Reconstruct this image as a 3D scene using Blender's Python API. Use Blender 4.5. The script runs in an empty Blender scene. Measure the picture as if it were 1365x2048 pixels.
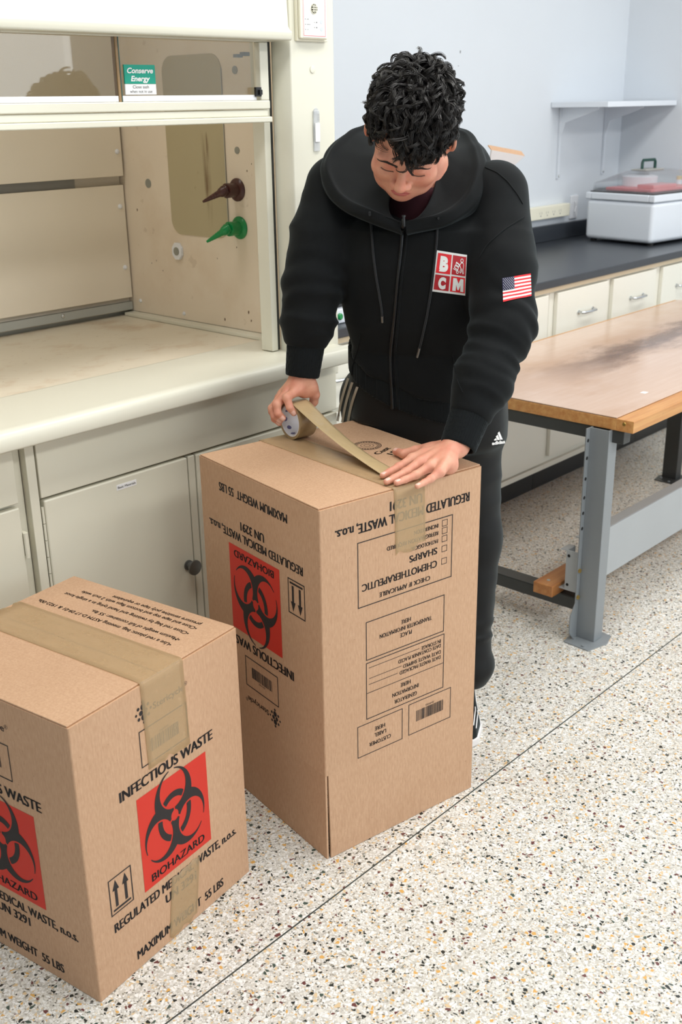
import bpy, bmesh, math, random
import numpy as np
from mathutils import Vector, Matrix

rng = np.random.default_rng(7)
random.seed(7)
SC = bpy.context.scene
COL = SC.collection

# ---------------------------------------------------------------- camera
CAM_F, CAM_YAW, CAM_PITCH, CAM_ROLL = 2166.7, 0.824946, 0.361105, -0.015936
CAM_POS = np.array([0.0, 0.0, 1.6])


def cam_axes():
    cy, sy = math.cos(CAM_YAW), math.sin(CAM_YAW)
    cp, sp = math.cos(CAM_PITCH), math.sin(CAM_PITCH)
    cr, sr = math.cos(CAM_ROLL), math.sin(CAM_ROLL)
    fw = np.array([sy * cp, cy * cp, -sp])
    r = np.array([cy, -sy, 0.0])
    u = np.cross(r, fw)
    return cr * r + sr * u, -sr * r + cr * u, fw


CR, CU, CF = cam_axes()
cam_data = bpy.data.cameras.new('camera')
cam = bpy.data.objects.new('camera', cam_data)
COL.objects.link(cam)
cam_data.sensor_fit = 'VERTICAL'
cam_data.sensor_height = 36.0
cam_data.sensor_width = 24.0
cam_data.lens = CAM_F / 2048 * 36.0
cam_data.clip_start = 0.05
cam_data.dof.use_dof = True
cam_data.dof.focus_distance = 2.38
cam_data.dof.aperture_fstop = 6.3
mw = Matrix.Identity(4)
for i in range(3):
    mw[i][0] = CR[i]
    mw[i][1] = CU[i]
    mw[i][2] = -CF[i]
    mw[i][3] = CAM_POS[i]
cam.matrix_world = mw
SC.camera = cam

# ---------------------------------------------------------------- light
SC.view_settings.view_transform = 'Standard'
SC.view_settings.look = 'None'
SC.view_settings.gamma = 1.0
SC.view_settings.use_curve_mapping = False
SC.view_settings.exposure = -1.1

world = bpy.data.worlds.new('world')
SC.world = world
world.use_nodes = True
bg = world.node_tree.nodes['Background']
bg.inputs[0].default_value = (0.80, 0.90, 1.0, 1)
bg.inputs[1].default_value = 0.9


def area_light(name, loc, size, power, color, rot=(0, 0, 0)):
    d = bpy.data.lights.new(name, 'AREA')
    d.shape = 'RECTANGLE'
    d.size, d.size_y = size
    d.energy = power
    d.color = color
    o = bpy.data.objects.new(name, d)
    COL.objects.link(o)
    o.location = loc
    o.rotation_euler = rot
    return o


WARM = (1.0, 0.99, 0.96)
DAY = (0.90, 0.955, 1.0)
CEIL = 3.25
# fluorescent ceiling troffers (their housings are built with the ceiling)
TROFFERS = [(0.9, 1.1), (2.7, 1.1), (4.5, 1.1), (0.9, -1.3), (2.7, -1.3), (4.5, -1.3)]
for tx, ty in TROFFERS:
    area_light('troffer_light', (tx, ty, CEIL - 0.03), (1.2, 0.6), 52 if ty > 0 else 68, WARM)
# daylight through the two windows of the front wall
WINDOWS = [(0.7, 2.5), (3.3, 5.1)]
for x0, x1 in WINDOWS:
    area_light('window_daylight', ((x0 + x1) / 2, -3.02, 1.65), (x1 - x0 - .1, 1.3), 50, DAY, (math.radians(90), 0, 0))

# unseen fill light added under the hood roof to brighten the interior
area_light('hood_fill_light', (1.40, 2.60, 2.405), (1.1, 0.12), 7.5, (1.0, .98, .95))

# ---------------------------------------------------------------- materials


def srgb(r, g, b):
    def f(c):
        c /= 255.0
        return c / 12.92 if c <= 0.04045 else ((c + 0.055) / 1.055) ** 2.4
    return (f(r), f(g), f(b), 1.0)


class NT:
    """small node-tree helper"""

    def __init__(self, name):
        self.m = bpy.data.materials.new(name)
        self.m.use_nodes = True
        self.t = self.m.node_tree
        self.b = self.t.nodes['Principled BSDF']

    def n(self, typ, **kw):
        nd = self.t.nodes.new(typ)
        for k, v in kw.items():
            if k.startswith('i_'):
                nd.inputs[k[2:].replace('_', ' ')].default_value = v
            elif k[0] == 'i' and k[1:].isdigit():
                nd.inputs[int(k[1:])].default_value = v
            else:
                setattr(nd, k, v)
        return nd

    def l(self, a, b):
        self.t.links.new(a, b)

    def pos(self):
        return self.n('ShaderNodeNewGeometry').outputs['Position']

    def obj(self):
        return self.n('ShaderNodeTexCoord').outputs['Object']

    def mapping(self, vec, scale=(1, 1, 1), loc=(0, 0, 0), rot=(0, 0, 0)):
        m = self.n('ShaderNodeMapping')
        m.inputs['Scale'].default_value = scale
        m.inputs['Location'].default_value = loc
        m.inputs['Rotation'].default_value = rot
        self.l(vec, m.inputs['Vector'])
        return m.outputs[0]

    def noise(self, vec, scale, detail=4.0, rough=0.5):
        n = self.n('ShaderNodeTexNoise')
        n.inputs['Scale'].default_value = scale
        n.inputs['Detail'].default_value = detail
        n.inputs['Roughness'].default_value = rough
        self.l(vec, n.inputs['Vector'])
        return n.outputs[0]

    def ramp(self, fac, stops, interp='LINEAR'):
        r = self.n('ShaderNodeValToRGB')
        cr = r.color_ramp
        cr.interpolation = interp
        while len(cr.elements) < len(stops):
            cr.elements.new(0.5)
        for e, (p, c) in zip(cr.elements, stops):
            e.position = p
            e.color = c if len(c) == 4 else (*c, 1)
        self.l(fac, r.inputs[0])
        return r.outputs[0]

    def math(self, op, a, b=None):
        m = self.n('ShaderNodeMath', operation=op)
        for i, v in enumerate((a, b)):
            if v is None:
                continue
            if isinstance(v, (int, float)):
                m.inputs[i].default_value = v
            else:
                self.l(v, m.inputs[i])
        return m.outputs[0]

    def mix(self, fac, a, b):
        m = self.n('ShaderNodeMix', data_type='RGBA')
        for i, v in ((0, fac), (6, a), (7, b)):
            if isinstance(v, (int, float, tuple)):
                m.inputs[i].default_value = v
            else:
                self.l(v, m.inputs[i])
        return m.outputs[2]

    def bump(self, h, strength=0.2, dist=0.002):
        b = self.n('ShaderNodeBump')
        b.inputs['Strength'].default_value = strength
        b.inputs['Distance'].default_value = dist
        self.l(h, b.inputs['Height'])
        self.l(b.outputs[0], self.b.inputs['Normal'])

    def base(self, c):
        if isinstance(c, tuple):
            self.b.inputs['Base Color'].default_value = c
        else:
            self.l(c, self.b.inputs['Base Color'])

    def set(self, rough=0.5, metal=0.0, spec=0.5, **kw):
        self.b.inputs['Roughness'].default_value = rough
        self.b.inputs['Metallic'].default_value = metal
        self.b.inputs['Specular IOR Level'].default_value = spec
        for k, v in kw.items():
            self.b.inputs[k.replace('_', ' ')].default_value = v
        return self.m


def plain(name, c, rough=0.5, metal=0.0, spec=0.5, var=0.04, bump=0.0, bscale=300, **kw):
    """plain procedural paint or plastic: colour with a faint large-scale mottle"""
    t = NT(name)
    p = t.obj()
    n = t.noise(p, 6.0, 3)
    d = tuple(max(0, v * (1 - var)) for v in c[:3]) + (1,)
    e = tuple(min(1, v * (1 + var)) for v in c[:3]) + (1,)
    t.base(t.mix(n, d, e))
    if bump:
        t.bump(t.noise(p, bscale, 2), bump, 0.001)
    return t.set(rough, metal, spec, **kw)


def mat_terrazzo():
    t = NT('terrazzo')
    p = t.pos()
    wv = t.n('ShaderNodeTexNoise')
    wv.inputs['Scale'].default_value = 55
    t.l(p, wv.inputs['Vector'])
    add = t.n('ShaderNodeVectorMath', operation='MULTIPLY_ADD')
    t.l(wv.outputs['Color'], add.inputs[0])
    add.inputs[1].default_value = (.011, .011, .011)
    t.l(p, add.inputs[2])
    wp = add.outputs[0]

    def vor(scale, feature='F1', vec=wp):
        v = t.n('ShaderNodeTexVoronoi', feature=feature)
        v.inputs['Scale'].default_value = scale
        t.l(vec, v.inputs['Vector'])
        return v

    flat = t.mapping(wp, (1, 1, 0))
    a = vor(122, vec=flat)
    ae = vor(122, 'DISTANCE_TO_EDGE', flat)
    b = vor(250, vec=flat)
    be = vor(250, 'DISTANCE_TO_EDGE', flat)
    sa = t.n('ShaderNodeSeparateColor')
    t.l(a.outputs['Color'], sa.inputs[0])
    sb = t.n('ShaderNodeSeparateColor')
    t.l(b.outputs['Color'], sb.inputs[0])
    # fine grains
    fine = t.ramp(sb.outputs[0], [(0, srgb(140, 134, 120)), (.07, srgb(214, 186, 142)), (.14, srgb(228, 225, 218)),
                                  (.32, srgb(202, 198, 190)), (.52, srgb(234, 233, 231)), (.76, srgb(182, 178, 170)),
                                  (.87, srgb(226, 224, 218)), (.945, srgb(66, 68, 64))], 'CONSTANT')
    gap = t.math('LESS_THAN', be.outputs['Distance'], 0.10)
    fine = t.mix(t.math('MULTIPLY', gap, .75), fine, srgb(199, 195, 186))
    big = t.ramp(sa.outputs[0], [(0, srgb(34, 40, 38)), (.055, srgb(66, 82, 74)), (.085, srgb(104, 60, 58)),
                                 (.115, srgb(214, 166, 92)), (.155, srgb(216, 190, 150)), (.19, srgb(236, 235, 232)),
                                 (.40, srgb(222, 219, 211))], 'CONSTANT')
    has = t.math('LESS_THAN', sa.outputs[0], 0.46)
    core = t.math('GREATER_THAN', ae.outputs['Distance'], 0.13)
    c = t.mix(t.math('MULTIPLY', has, core), fine, big)
    grime = t.ramp(t.noise(p, 2.3, 5, .6), [(.5, (0, 0, 0, 1)), (.75, (1, 1, 1, 1))])
    t.base(t.mix(t.math('MULTIPLY', grime, .16), c, srgb(150, 125, 95)))
    return t.set(0.34, 0, 0.45)


def mat_cardboard(name='cardboard', c=(200, 163, 132)):
    t = NT(name)
    p = t.obj()
    fib = t.noise(t.mapping(p, (260, 260, 60)), 1.0, 4, .6)
    blot = t.noise(p, 7, 3)
    col = t.mix(t.ramp(fib, [(.32, (0, 0, 0)), (.7, (1, 1, 1))]), srgb(c[0] - 9, c[1] - 10, c[2] - 10), srgb(c[0] + 6, c[1] + 6, c[2] + 6))
    col = t.mix(t.math('MULTIPLY', t.ramp(blot, [(.4, (0, 0, 0)), (.75, (1, 1, 1))]), .18), col, srgb(c[0] - 22, c[1] - 24, c[2] - 26))
    speck = t.ramp(t.noise(p, 170, 1), [(.765, (0, 0, 0)), (.78, (1, 1, 1))])
    col = t.mix(t.math('MULTIPLY', speck, .45), col, srgb(120, 84, 56))
    t.base(col)
    wave = t.n('ShaderNodeTexWave', bands_direction='X')
    wave.inputs['Scale'].default_value = 40
    t.l(p, wave.inputs['Vector'])
    hh = t.math('ADD', t.math('MULTIPLY', wave.outputs[1], .25), t.noise(p, 14, 3))
    t.bump(hh, .12, .004)
    return t.set(0.72, 0, 0.25)


def mat_tape(name, c, alpha):
    t = NT(name)
    p = t.obj()
    n = t.noise(t.mapping(p, (60, 18, 60)), 1.0, 3)
    t.base(t.mix(n, srgb(c[0] - 10, c[1] - 10, c[2] - 12), srgb(c[0] + 8, c[1] + 8, c[2] + 8)))
    t.bump(t.noise(t.mapping(p, (1, 1, .25)), 60, 2), .5, .003)
    t.set(0.28, 0, 0.5)
    if alpha < 1:
        out = t.t.nodes['Material Output']
        tr = t.n('ShaderNodeBsdfTransparent')
        tr.inputs[0].default_value = (.97, .93, .82, 1)
        mx = t.n('ShaderNodeMixShader')
        mx.inputs[0].default_value = alpha
        t.l(tr.outputs[0], mx.inputs[1])
        t.l(t.b.outputs[0], mx.inputs[2])
        t.l(mx.outputs[0], out.inputs[0])
    return t.m


def mat_glass(name, tint=(1, 1, 1, 1), refl=1.5, dirt=0.0):
    t = NT(name)
    out = t.t.nodes['Material Output']
    tr = t.n('ShaderNodeBsdfTransparent')
    tr.inputs[0].default_value = tint
    gl = t.n('ShaderNodeBsdfGlossy')
    gl.inputs['Roughness'].default_value = 0.01
    fr = t.n('ShaderNodeFresnel')
    geo = t.n('ShaderNodeNewGeometry')
    ior = t.n('ShaderNodeMix')
    t.l(geo.outputs['Backfacing'], ior.inputs[0])
    ior.inputs[2].default_value = refl
    ior.inputs[3].default_value = 1 / refl
    t.l(ior.outputs[0], fr.inputs[0])
    mx = t.n('ShaderNodeMixShader')
    t.l(fr.outputs[0], mx.inputs[0])
    t.l(tr.outputs[0], mx.inputs[1])
    t.l(gl.outputs[0], mx.inputs[2])
    last = mx
    if dirt:
        df = t.n('ShaderNodeBsdfDiffuse')
        df.inputs[0].default_value = (.8, .82, .84, 1)
        m2 = t.n('ShaderNodeMixShader')
        m2.inputs[0].default_value = dirt
        t.l(mx.outputs[0], m2.inputs[1])
        t.l(df.outputs[0], m2.inputs[2])
        last = m2
    t.l(last.outputs[0], out.inputs[0])
    return t.m


def mat_stained(name, base, stain, scale, lo, hi, amount, rough=.45, stretch=(1, 1, 1)):
    t = NT(name)
    p = t.mapping(t.pos(), stretch)
    n = t.noise(p, scale, 6, .62)
    m = t.ramp(n, [(lo, (0, 0, 0)), (hi, (1, 1, 1))])
    sp = t.ramp(t.noise(p, scale * 7, 3, .6), [(.66, (0, 0, 0)), (.70, (1, 1, 1))])
    c = t.mix(t.math('MULTIPLY', m, amount), srgb(*base), srgb(*stain))
    c = t.mix(t.math('MULTIPLY', sp, amount * .55), c, srgb(*[int(v * .8) for v in stain]))
    t.base(c)
    return t.set(rough, 0, .4)


def mat_olive():
    """olive gray panel with brown runs down one side"""
    t = NT('olive_liner_panel')
    p = t.pos()
    sp = t.n('ShaderNodeSeparateXYZ')
    t.l(p, sp.inputs[0])
    wob = t.noise(t.mapping(p, (1, 60, 7)), 1.0, 5, .65)
    y = t.math('ADD', sp.outputs[1], t.math('MULTIPLY', t.math('SUBTRACT', wob, .5), .022))
    dy = t.math('ABSOLUTE', t.math('SUBTRACT', y, 2.583))
    my = t.ramp(t.math('MULTIPLY', dy, 40), [(.25, (1, 1, 1)), (.75, (0, 0, 0))])
    z = t.math('ADD', sp.outputs[2], t.math('MULTIPLY', wob, .12))
    mz = t.math('MULTIPLY', t.ramp(t.math('SUBTRACT', z, 1.0), [(.30, (0, 0, 0)), (.42, (1, 1, 1))]), t.ramp(t.math('SUBTRACT', z, 1.0), [(.56, (1, 1, 1)), (.58, (0, 0, 0))]))
    m = t.math('MULTIPLY', t.math('MULTIPLY', my, mz), t.ramp(t.noise(t.mapping(p, (1, 120, 9)), 1.0, 4), [(.38, (.15, .15, .15)), (.62, (1, 1, 1))]))
    sps = t.ramp(t.noise(t.mapping(p, (1, 26, 18)), 1.0, 3), [(.68, (0, 0, 0)), (.76, (1, 1, 1))])
    n = t.noise(t.mapping(p, (1, 8, 2)), 1.0, 4)
    base = t.mix(n, srgb(184, 172, 138), srgb(192, 180, 146))
    base = t.mix(t.math('MULTIPLY', sps, .4), base, srgb(146, 124, 88))
    t.base(t.mix(t.math('MULTIPLY', m, .8), base, srgb(116, 88, 58)))
    return t.set(.3, 0, .45)


def mat_wood(name, c1, c2, scale=(1.2, 18, 18)):
    t = NT(name)
    p = t.pos()
    n = t.noise(t.mapping(p, scale), 3.0, 6, .6)
    f = t.noise(t.mapping(p, (6, 160, 160)), 1.0, 3, .6)
    c = t.mix(t.ramp(n, [(.3, (0, 0, 0)), (.72, (1, 1, 1))]), srgb(*c1), srgb(*c2))
    k = t.ramp(t.noise(t.mapping(p, (5, 9, 30)), 1.7, 3), [(.68, (0, 0, 0)), (.78, (1, 1, 1))])
    c = t.mix(t.math('MULTIPLY', k, .55), c, srgb(int(c2[0] * .5), int(c2[1] * .42), int(c2[2] * .35)))
    t.base(t.mix(t.math('MULTIPLY', f, .25), c, srgb(*[int(v * .75) for v in c2])))
    return t.set(.38, 0, .45)


def mat_sheet():
    """worn clear sheet over the brown stained bench top"""
    t = NT('stained_table_sheet')
    p = t.pos()
    wob = t.noise(t.mapping(p, (2.2, 5, 1)), 1.6, 5, .65)
    # a long ragged stain running lengthways down the middle of the table
    sp = t.n('ShaderNodeSeparateXYZ')
    t.l(p, sp.inputs[0])
    y = t.math('ADD', sp.outputs[1], t.math('MULTIPLY', wob, .34))
    d = t.math('ABSOLUTE', t.math('SUBTRACT', y, 2.045))
    band = t.ramp(d, [(.0, (1, 1, 1)), (.05, (.75, .75, .75)), (.12, (0, 0, 0))])
    xr = t.ramp(t.math('MULTIPLY', sp.outputs[0], .2), [(.60, (0, 0, 0)), (.70, (1, 1, 1))])
    m = t.math('MULTIPLY', band, xr)
    streak = t.noise(t.mapping(p, (3, 40, 1)), 1.5, 5, .6)
    base = t.mix(streak, srgb(204, 174, 154), srgb(216, 190, 172))
    patch = t.ramp(t.noise(t.mapping(p, (1.4, 2.6, 1)), 1.3, 4, .55), [(.46, (0, 0, 0)), (.6, (1, 1, 1))])
    base = t.mix(t.math('MULTIPLY', patch, .5), base, srgb(190, 152, 122))
    t.base(t.mix(t.math('MULTIPLY', m, .8), base, srgb(84, 54, 38)))
    t.bump(t.noise(p, 3.0, 2), .05, .01)
    return t.set(.16, 0, .55)


def mat_fabric(name, c, scale=900, rough=.85, sheen=.35, bump=.25):
    t = NT(name)
    p = t.obj()
    n = t.noise(p, scale, 2)
    w = t.noise(p, 9, 3)
    lo = tuple(v * .8 for v in c[:3]) + (1,)
    hi = tuple(min(1, v * 1.25) for v in c[:3]) + (1,)
    t.base(t.mix(w, lo, hi))
    t.bump(n, bump, .0006)
    t.set(rough, 0, .25)
    t.b.inputs['Sheen Weight'].default_value = sheen
    t.b.inputs['Sheen Roughness'].default_value = .4
    t.b.inputs['Sheen Tint'].default_value = (.6, .75, .8, 1)
    return t.m


def mat_skin():
    t = NT('skin')
    p = t.obj()
    n = t.noise(p, 28, 4)
    f = t.noise(p, 160, 3)
    c = t.mix(t.ramp(n, [(.35, (0, 0, 0)), (.7, (1, 1, 1))]), srgb(224, 166, 140), srgb(212, 138, 116))
    c = t.mix(t.math('MULTIPLY', f, .22), c, srgb(188, 116, 92))
    t.base(c)
    t.bump(t.noise(p, 420, 3), .12, .0008)
    t.set(.46, 0, .4)
    t.b.inputs['Subsurface Weight'].default_value = .12
    t.b.inputs['Subsurface Radius'].default_value = (.010, .004, .002)
    t.b.inputs['Subsurface Scale'].default_value = .6
    return t.m


CREAM = srgb(226, 224, 208)
M = dict(
    floor=mat_terrazzo(),
    wall=plain('wall_paint', srgb(217, 223, 230), .6, var=.015, bump=.04, bscale=120),
    ceiling=plain('ceiling_tile', srgb(235, 236, 234), .8, bump=.2, bscale=200),
    cream=plain('cream_enamel', CREAM, .32, var=.02),
    cabinet=plain('putty_enamel', srgb(224, 221, 203), .36, var=.02),
    bench_paint=plain('pale_enamel', srgb(236, 234, 222), .36, var=.02),
    liner=mat_stained('liner_board', (240, 226, 206), (196, 160, 112), 2.2, .56, .8, .35, .5),
    baffle=plain('baffle_board', srgb(242, 231, 212), .5, var=.03),
    liner_window=mat_olive(),
    work=mat_stained('stained_worktop', (232, 222, 202), (190, 152, 112), 6.5, .53, .74, .6, .3, (1, 1.4, 1)),
    black_top=plain('black_epoxy', srgb(52, 56, 62), .3, var=.08),
    black=plain('black_plastic', srgb(24, 25, 26), .4),
    rubber=plain('black_rubber', srgb(18, 18, 18), .7),
    white=plain('white_plastic', srgb(238, 240, 244), .35, var=.01),
    white_steel=plain('white_steel', srgb(226, 232, 240), .3, var=.01),
    ivory=plain('ivory_plastic', srgb(238, 234, 214), .4),
    gray_disc=plain('gray_plug', srgb(150, 150, 140), .5),
    chrome=plain('chrome', srgb(205, 208, 210), .2, 1.0),
    steel=plain('gray_steel_paint', srgb(140, 146, 150), .4, .2),
    dark_steel=plain('dark_steel', srgb(66, 68, 68), .45, .2),
    channel=plain('light_gray_channel', srgb(176, 178, 172), .45),
    brass=plain('brass_screw', srgb(190, 160, 90), .35, .8),
    maroon=plain('maroon_plastic', srgb(74, 38, 34), .28),
    green=plain('green_plastic', srgb(0, 140, 72), .28),
    teal=plain('teal_print', srgb(0, 158, 134), .5),
    red_print=plain('red_print', srgb(208, 44, 26), .55, var=.03),
    red_line=plain('red_line_print', srgb(226, 120, 118), .5),
    black_print=plain('black_print', srgb(30, 24, 26), .6),
    gray_print=plain('gray_print', srgb(120, 122, 128), .6),
    white_print=plain('white_print', srgb(244, 244, 244), .5),
    cardboard=mat_cardboard(),
    cardboard_edge=mat_cardboard('cardboard_edge', (170, 128, 92)),
    grayboard=plain('gray_board', srgb(200, 196, 196), .8),
    tape=mat_tape('packing_tape', (212, 188, 155), .36),
    tape_roll=mat_tape('packing_tape_roll', (160, 138, 104), 1.0),
    tape_strip=mat_tape('packing_tape_strip', (202, 177, 136), .93),
    paper=plain('paper', srgb(236, 236, 240), .7),
    glass=mat_glass('sash_glass', (.80, .79, .75, 1), 1.6),
    clear=mat_glass('clear_plastic', (.96, .97, .98, 1), 1.3, .10),
    frosted=mat_glass('frosted_plastic', (.96, .97, .98, 1), 1.2, .45),
    pane=mat_glass('window_glass', (.95, .97, 1, 1), 1.45),
    pink=plain('pink_plastic', srgb(232, 120, 122), .4),
    yellow=plain('yellow_plastic', srgb(236, 200, 80), .4),
    wood_edge=mat_wood('bench_wood', (222, 170, 108), (190, 126, 70)),
    wood_block=mat_wood('wood_block', (204, 146, 90), (168, 104, 56)),
    wood_strip=plain('pale_wood_strip', srgb(214, 196, 166), .5),
    sheet=mat_sheet(),
    hoodie=mat_fabric('black_fleece', srgb(8, 11, 13), sheen=.10),
    rib=mat_fabric('black_rib_knit', srgb(10, 14, 16), 500, .9, .12, .5),
    trousers=mat_fabric('black_track_fabric', srgb(13, 14, 15), 900, .6, .15, .15),
    tee=mat_fabric('maroon_jersey', srgb(50, 18, 26), 900, .9, .2),
    stripe=plain('beige_stripe', srgb(176, 166, 150), .7, var=.12),
    cord=mat_fabric('black_cord', srgb(40, 40, 42), 1500, .8, .3),
    tip=plain('gray_metal_tip', srgb(120, 120, 118), .35, .8),
    zip=plain('black_zip', srgb(22, 24, 26), .35, .3),
    skin=mat_skin(),
    lips=plain('lips', srgb(190, 104, 98), .4, var=.06),
    nail=plain('fingernail', srgb(236, 190, 174), .25, var=.03),
    hair=plain('black_hair', srgb(24, 20, 18), .36, spec=.55, var=.3),
    patch_white=plain('patch_white', srgb(232, 234, 232), .6),
    patch_red=plain('patch_red', srgb(222, 30, 40), .6),
    patch_dark_red=plain('patch_dark_red', srgb(176, 26, 38), .6),
    navy=plain('flag_navy', srgb(34, 34, 70), .6),
    shoe=mat_fabric('black_shoe_mesh', srgb(20, 24, 26), 600, .8, .2),
    sole=plain('white_sole', srgb(232, 230, 230), .5),
    lamp=None,
)
lm = NT('troffer_diffuser')
lm.base((.9, .9, .9, 1))
lm.b.inputs['Emission Color'].default_value = (1, .98, .94, 1)
lm.b.inputs['Emission Strength'].default_value = 2.0
M['lamp'] = lm.set(.5)

# ---------------------------------------------------------------- mesh helpers
ORIGIN = {}          # object name -> world offset its meshes are stored against


def V3(a):
    return np.asarray(a, float)


def thing(name, label, cat, loc=(0, 0, 0), rotz=0.0, group=None):
    o = bpy.data.objects.new(name, None)
    o.empty_display_size = 0.1
    COL.objects.link(o)
    o.location = loc
    o.rotation_euler = (0, 0, rotz)
    o['label'] = label
    o['category'] = cat
    if group:
        o['group'] = group
    ORIGIN[o.name] = V3(loc) if rotz == 0 else V3((0, 0, 0))
    return o


def tag(o, label, cat, group=None):
    o['label'] = label
    o['category'] = cat
    if group:
        o['group'] = group
    return o


def struct(o):
    o['kind'] = 'structure'
    return o


class MB:
    def __init__(self):
        self.v, self.f, self.mi = [], [], []
        self.mats = []
        self.cur = 0

    def mat(self, m):
        if m not in self.mats:
            self.mats.append(m)
        self.cur = self.mats.index(m)
        return self

    def add(self, verts, faces):
        o = len(self.v)
        self.v.extend([tuple(map(float, p)) for p in verts])
        for f in faces:
            self.f.append(tuple(i + o for i in f))
            self.mi.append(self.cur)
        return self

    def box(self, x0, x1, y0, y1, z0, z1, fn=None):
        p = [(x, y, z) for x in (x0, x1) for y in (y0, y1) for z in (z0, z1)]
        if fn:
            p = [fn(*q) for q in p]
        self.add(p, [(0, 1, 3, 2), (4, 6, 7, 5), (0, 4, 5, 1), (2, 3, 7, 6), (0, 2, 6, 4), (1, 5, 7, 3)])
        return self

    def prism(self, poly, axis, a, b):
        """extrude polygon (2D) along axis 0/1/2 from a to b"""
        n = len(poly)

        def pt(u, v, w):
            return {0: (w, u, v), 1: (u, w, v), 2: (u, v, w)}[axis]
        vs = [pt(u, v, a) for u, v in poly] + [pt(u, v, b) for u, v in poly]
        fs = [tuple(range(n - 1, -1, -1)), tuple(range(n, 2 * n))]
        fs += [(i, (i + 1) % n, n + (i + 1) % n, n + i) for i in range(n)]
        return self.add(vs, fs)

    def tube(self, path, rad, seg=12, cap=True, closed=False, flat=None):
        P = V3(path)
        n = len(P)
        R = np.full(n, rad, float) if np.isscalar(rad) else V3(rad)
        T = np.zeros_like(P)
        for i in range(n):
            a = P[(i - 1) % n] if (closed or i > 0) else P[i]
            b = P[(i + 1) % n] if (closed or i < n - 1) else P[i]
            T[i] = (b - a) / (np.linalg.norm(b - a) + 1e-12)
        ref = np.array([0, 0, 1.0]) if abs(T[0][2]) < .9 else np.array([1.0, 0, 0])
        N = np.cross(T[0], ref)
        N /= np.linalg.norm(N)
        vs = []
        for i in range(n):
            N = N - T[i] * (N @ T[i])
            N /= np.linalg.norm(N) + 1e-12
            B = np.cross(T[i], N)
            for k in range(seg):
                a = 2 * math.pi * k / seg
                ca, sa = math.cos(a), math.sin(a)
                if flat:
                    sa *= flat
                vs.append(P[i] + R[i] * (ca * N + sa * B))
        fs = []
        for i in range(n if closed else n - 1):
            j = (i + 1) % n
            for k in range(seg):
                l = (k + 1) % seg
                fs.append((i * seg + k, i * seg + l, j * seg + l, j * seg + k))
        if cap and not closed:
            fs.append(tuple(range(seg - 1, -1, -1)))
            fs.append(tuple((n - 1) * seg + k for k in range(seg)))
        return self.add(vs, fs)

    def cyl(self, p0, p1, r0, r1=None, seg=20):
        return self.tube([p0, p1], [r0, r0 if r1 is None else r1], seg)

    def lathe(self, prof, o, axis, seg=24):
        """prof: list of (distance along axis, radius)"""
        ax = V3(axis)
        ax = ax / np.linalg.norm(ax)
        ref = np.array([0, 0, 1.0]) if abs(ax[2]) < .9 else np.array([1.0, 0, 0])
        N = np.cross(ax, ref)
        N /= np.linalg.norm(N)
        B = np.cross(ax, N)
        vs, fs = [], []
        for d, r in prof:
            for k in range(seg):
                a = 2 * math.pi * k / seg
                vs.append(V3(o) + ax * d + max(r, 1e-5) * (math.cos(a) * N + math.sin(a) * B))
        for i in range(len(prof) - 1):
            for k in range(seg):
                l = (k + 1) % seg
                fs.append((i * seg + k, i * seg + l, (i + 1) * seg + l, (i + 1) * seg + k))
        fs.append(tuple(range(seg - 1, -1, -1)))
        fs.append(tuple((len(prof) - 1) * seg + k for k in range(seg)))
        return self.add(vs, fs)

    def build(self, name, mat=None, parent=None, bevel=0.0, smooth=35, seg=2, local=False, recalc=True):
        if mat is not None:
            self.mats = [mat] + [m for m in self.mats if m is not mat] if not self.mats else self.mats
        off = ORIGIN.get(parent.name, V3((0, 0, 0))) if (parent is not None and not local) else V3((0, 0, 0))
        me = bpy.data.meshes.new(name)
        vs = V3(self.v) - off
        me.from_pydata(vs.tolist(), [], self.f)
        for m in self.mats:
            me.materials.append(m)
        if len(self.mats) > 1:
            me.polygons.foreach_set('material_index', self.mi)
        if recalc:
            bm = bmesh.new()
            bm.from_mesh(me)
            bmesh.ops.recalc_face_normals(bm, faces=bm.faces)
            bm.to_mesh(me)
            bm.free()
        if smooth:
            me.polygons.foreach_set('use_smooth', [True] * len(me.polygons))
            me.set_sharp_from_angle(angle=math.radians(smooth))
        me.update()
        o = bpy.data.objects.new(name, me)
        COL.objects.link(o)
        if parent is not None:
            o.parent = parent
        ORIGIN[o.name] = off
        if bevel:
            md = o.modifiers.new('bevel', 'BEVEL')
            md.width = bevel
            md.segments = seg
            md.limit_method = 'ANGLE'
            md.angle_limit = math.radians(40)
            md.harden_normals = True
        return o


def raw_mesh(name, verts, faces, mats, parent=None, mi=None, smooth=True, local=False):
    """verts (N,3) and quads (M,4) straight from numpy"""
    off = ORIGIN.get(parent.name, V3((0, 0, 0))) if (parent is not None and not local) else V3((0, 0, 0))
    me = bpy.data.meshes.new(name)
    verts = V3(verts) - off
    faces = np.asarray(faces, np.int32)
    k = faces.shape[1]
    me.vertices.add(len(verts))
    me.vertices.foreach_set('co', verts.astype(np.float32).ravel())
    me.loops.add(faces.size)
    me.loops.foreach_set('vertex_index', faces.ravel())
    me.polygons.add(len(faces))
    me.polygons.foreach_set('loop_start', np.arange(0, faces.size, k, dtype=np.int32))
    me.polygons.foreach_set('loop_total', np.full(len(faces), k, np.int32))
    for m in mats:
        me.materials.append(m)
    if mi is not None:
        me.polygons.foreach_set('material_index', np.asarray(mi, np.int32))
    if smooth:
        me.polygons.foreach_set('use_smooth', np.ones(len(faces), bool))
    me.update(calc_edges=True)
    me.validate()
    o = bpy.data.objects.new(name, me)
    COL.objects.link(o)
    if parent is not None:
        o.parent = parent
    ORIGIN[o.name] = off
    return o


# ---- lettering: outlines from the built-in font as flat meshes fitted to a rectangle
_txt_cache = {}


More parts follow.
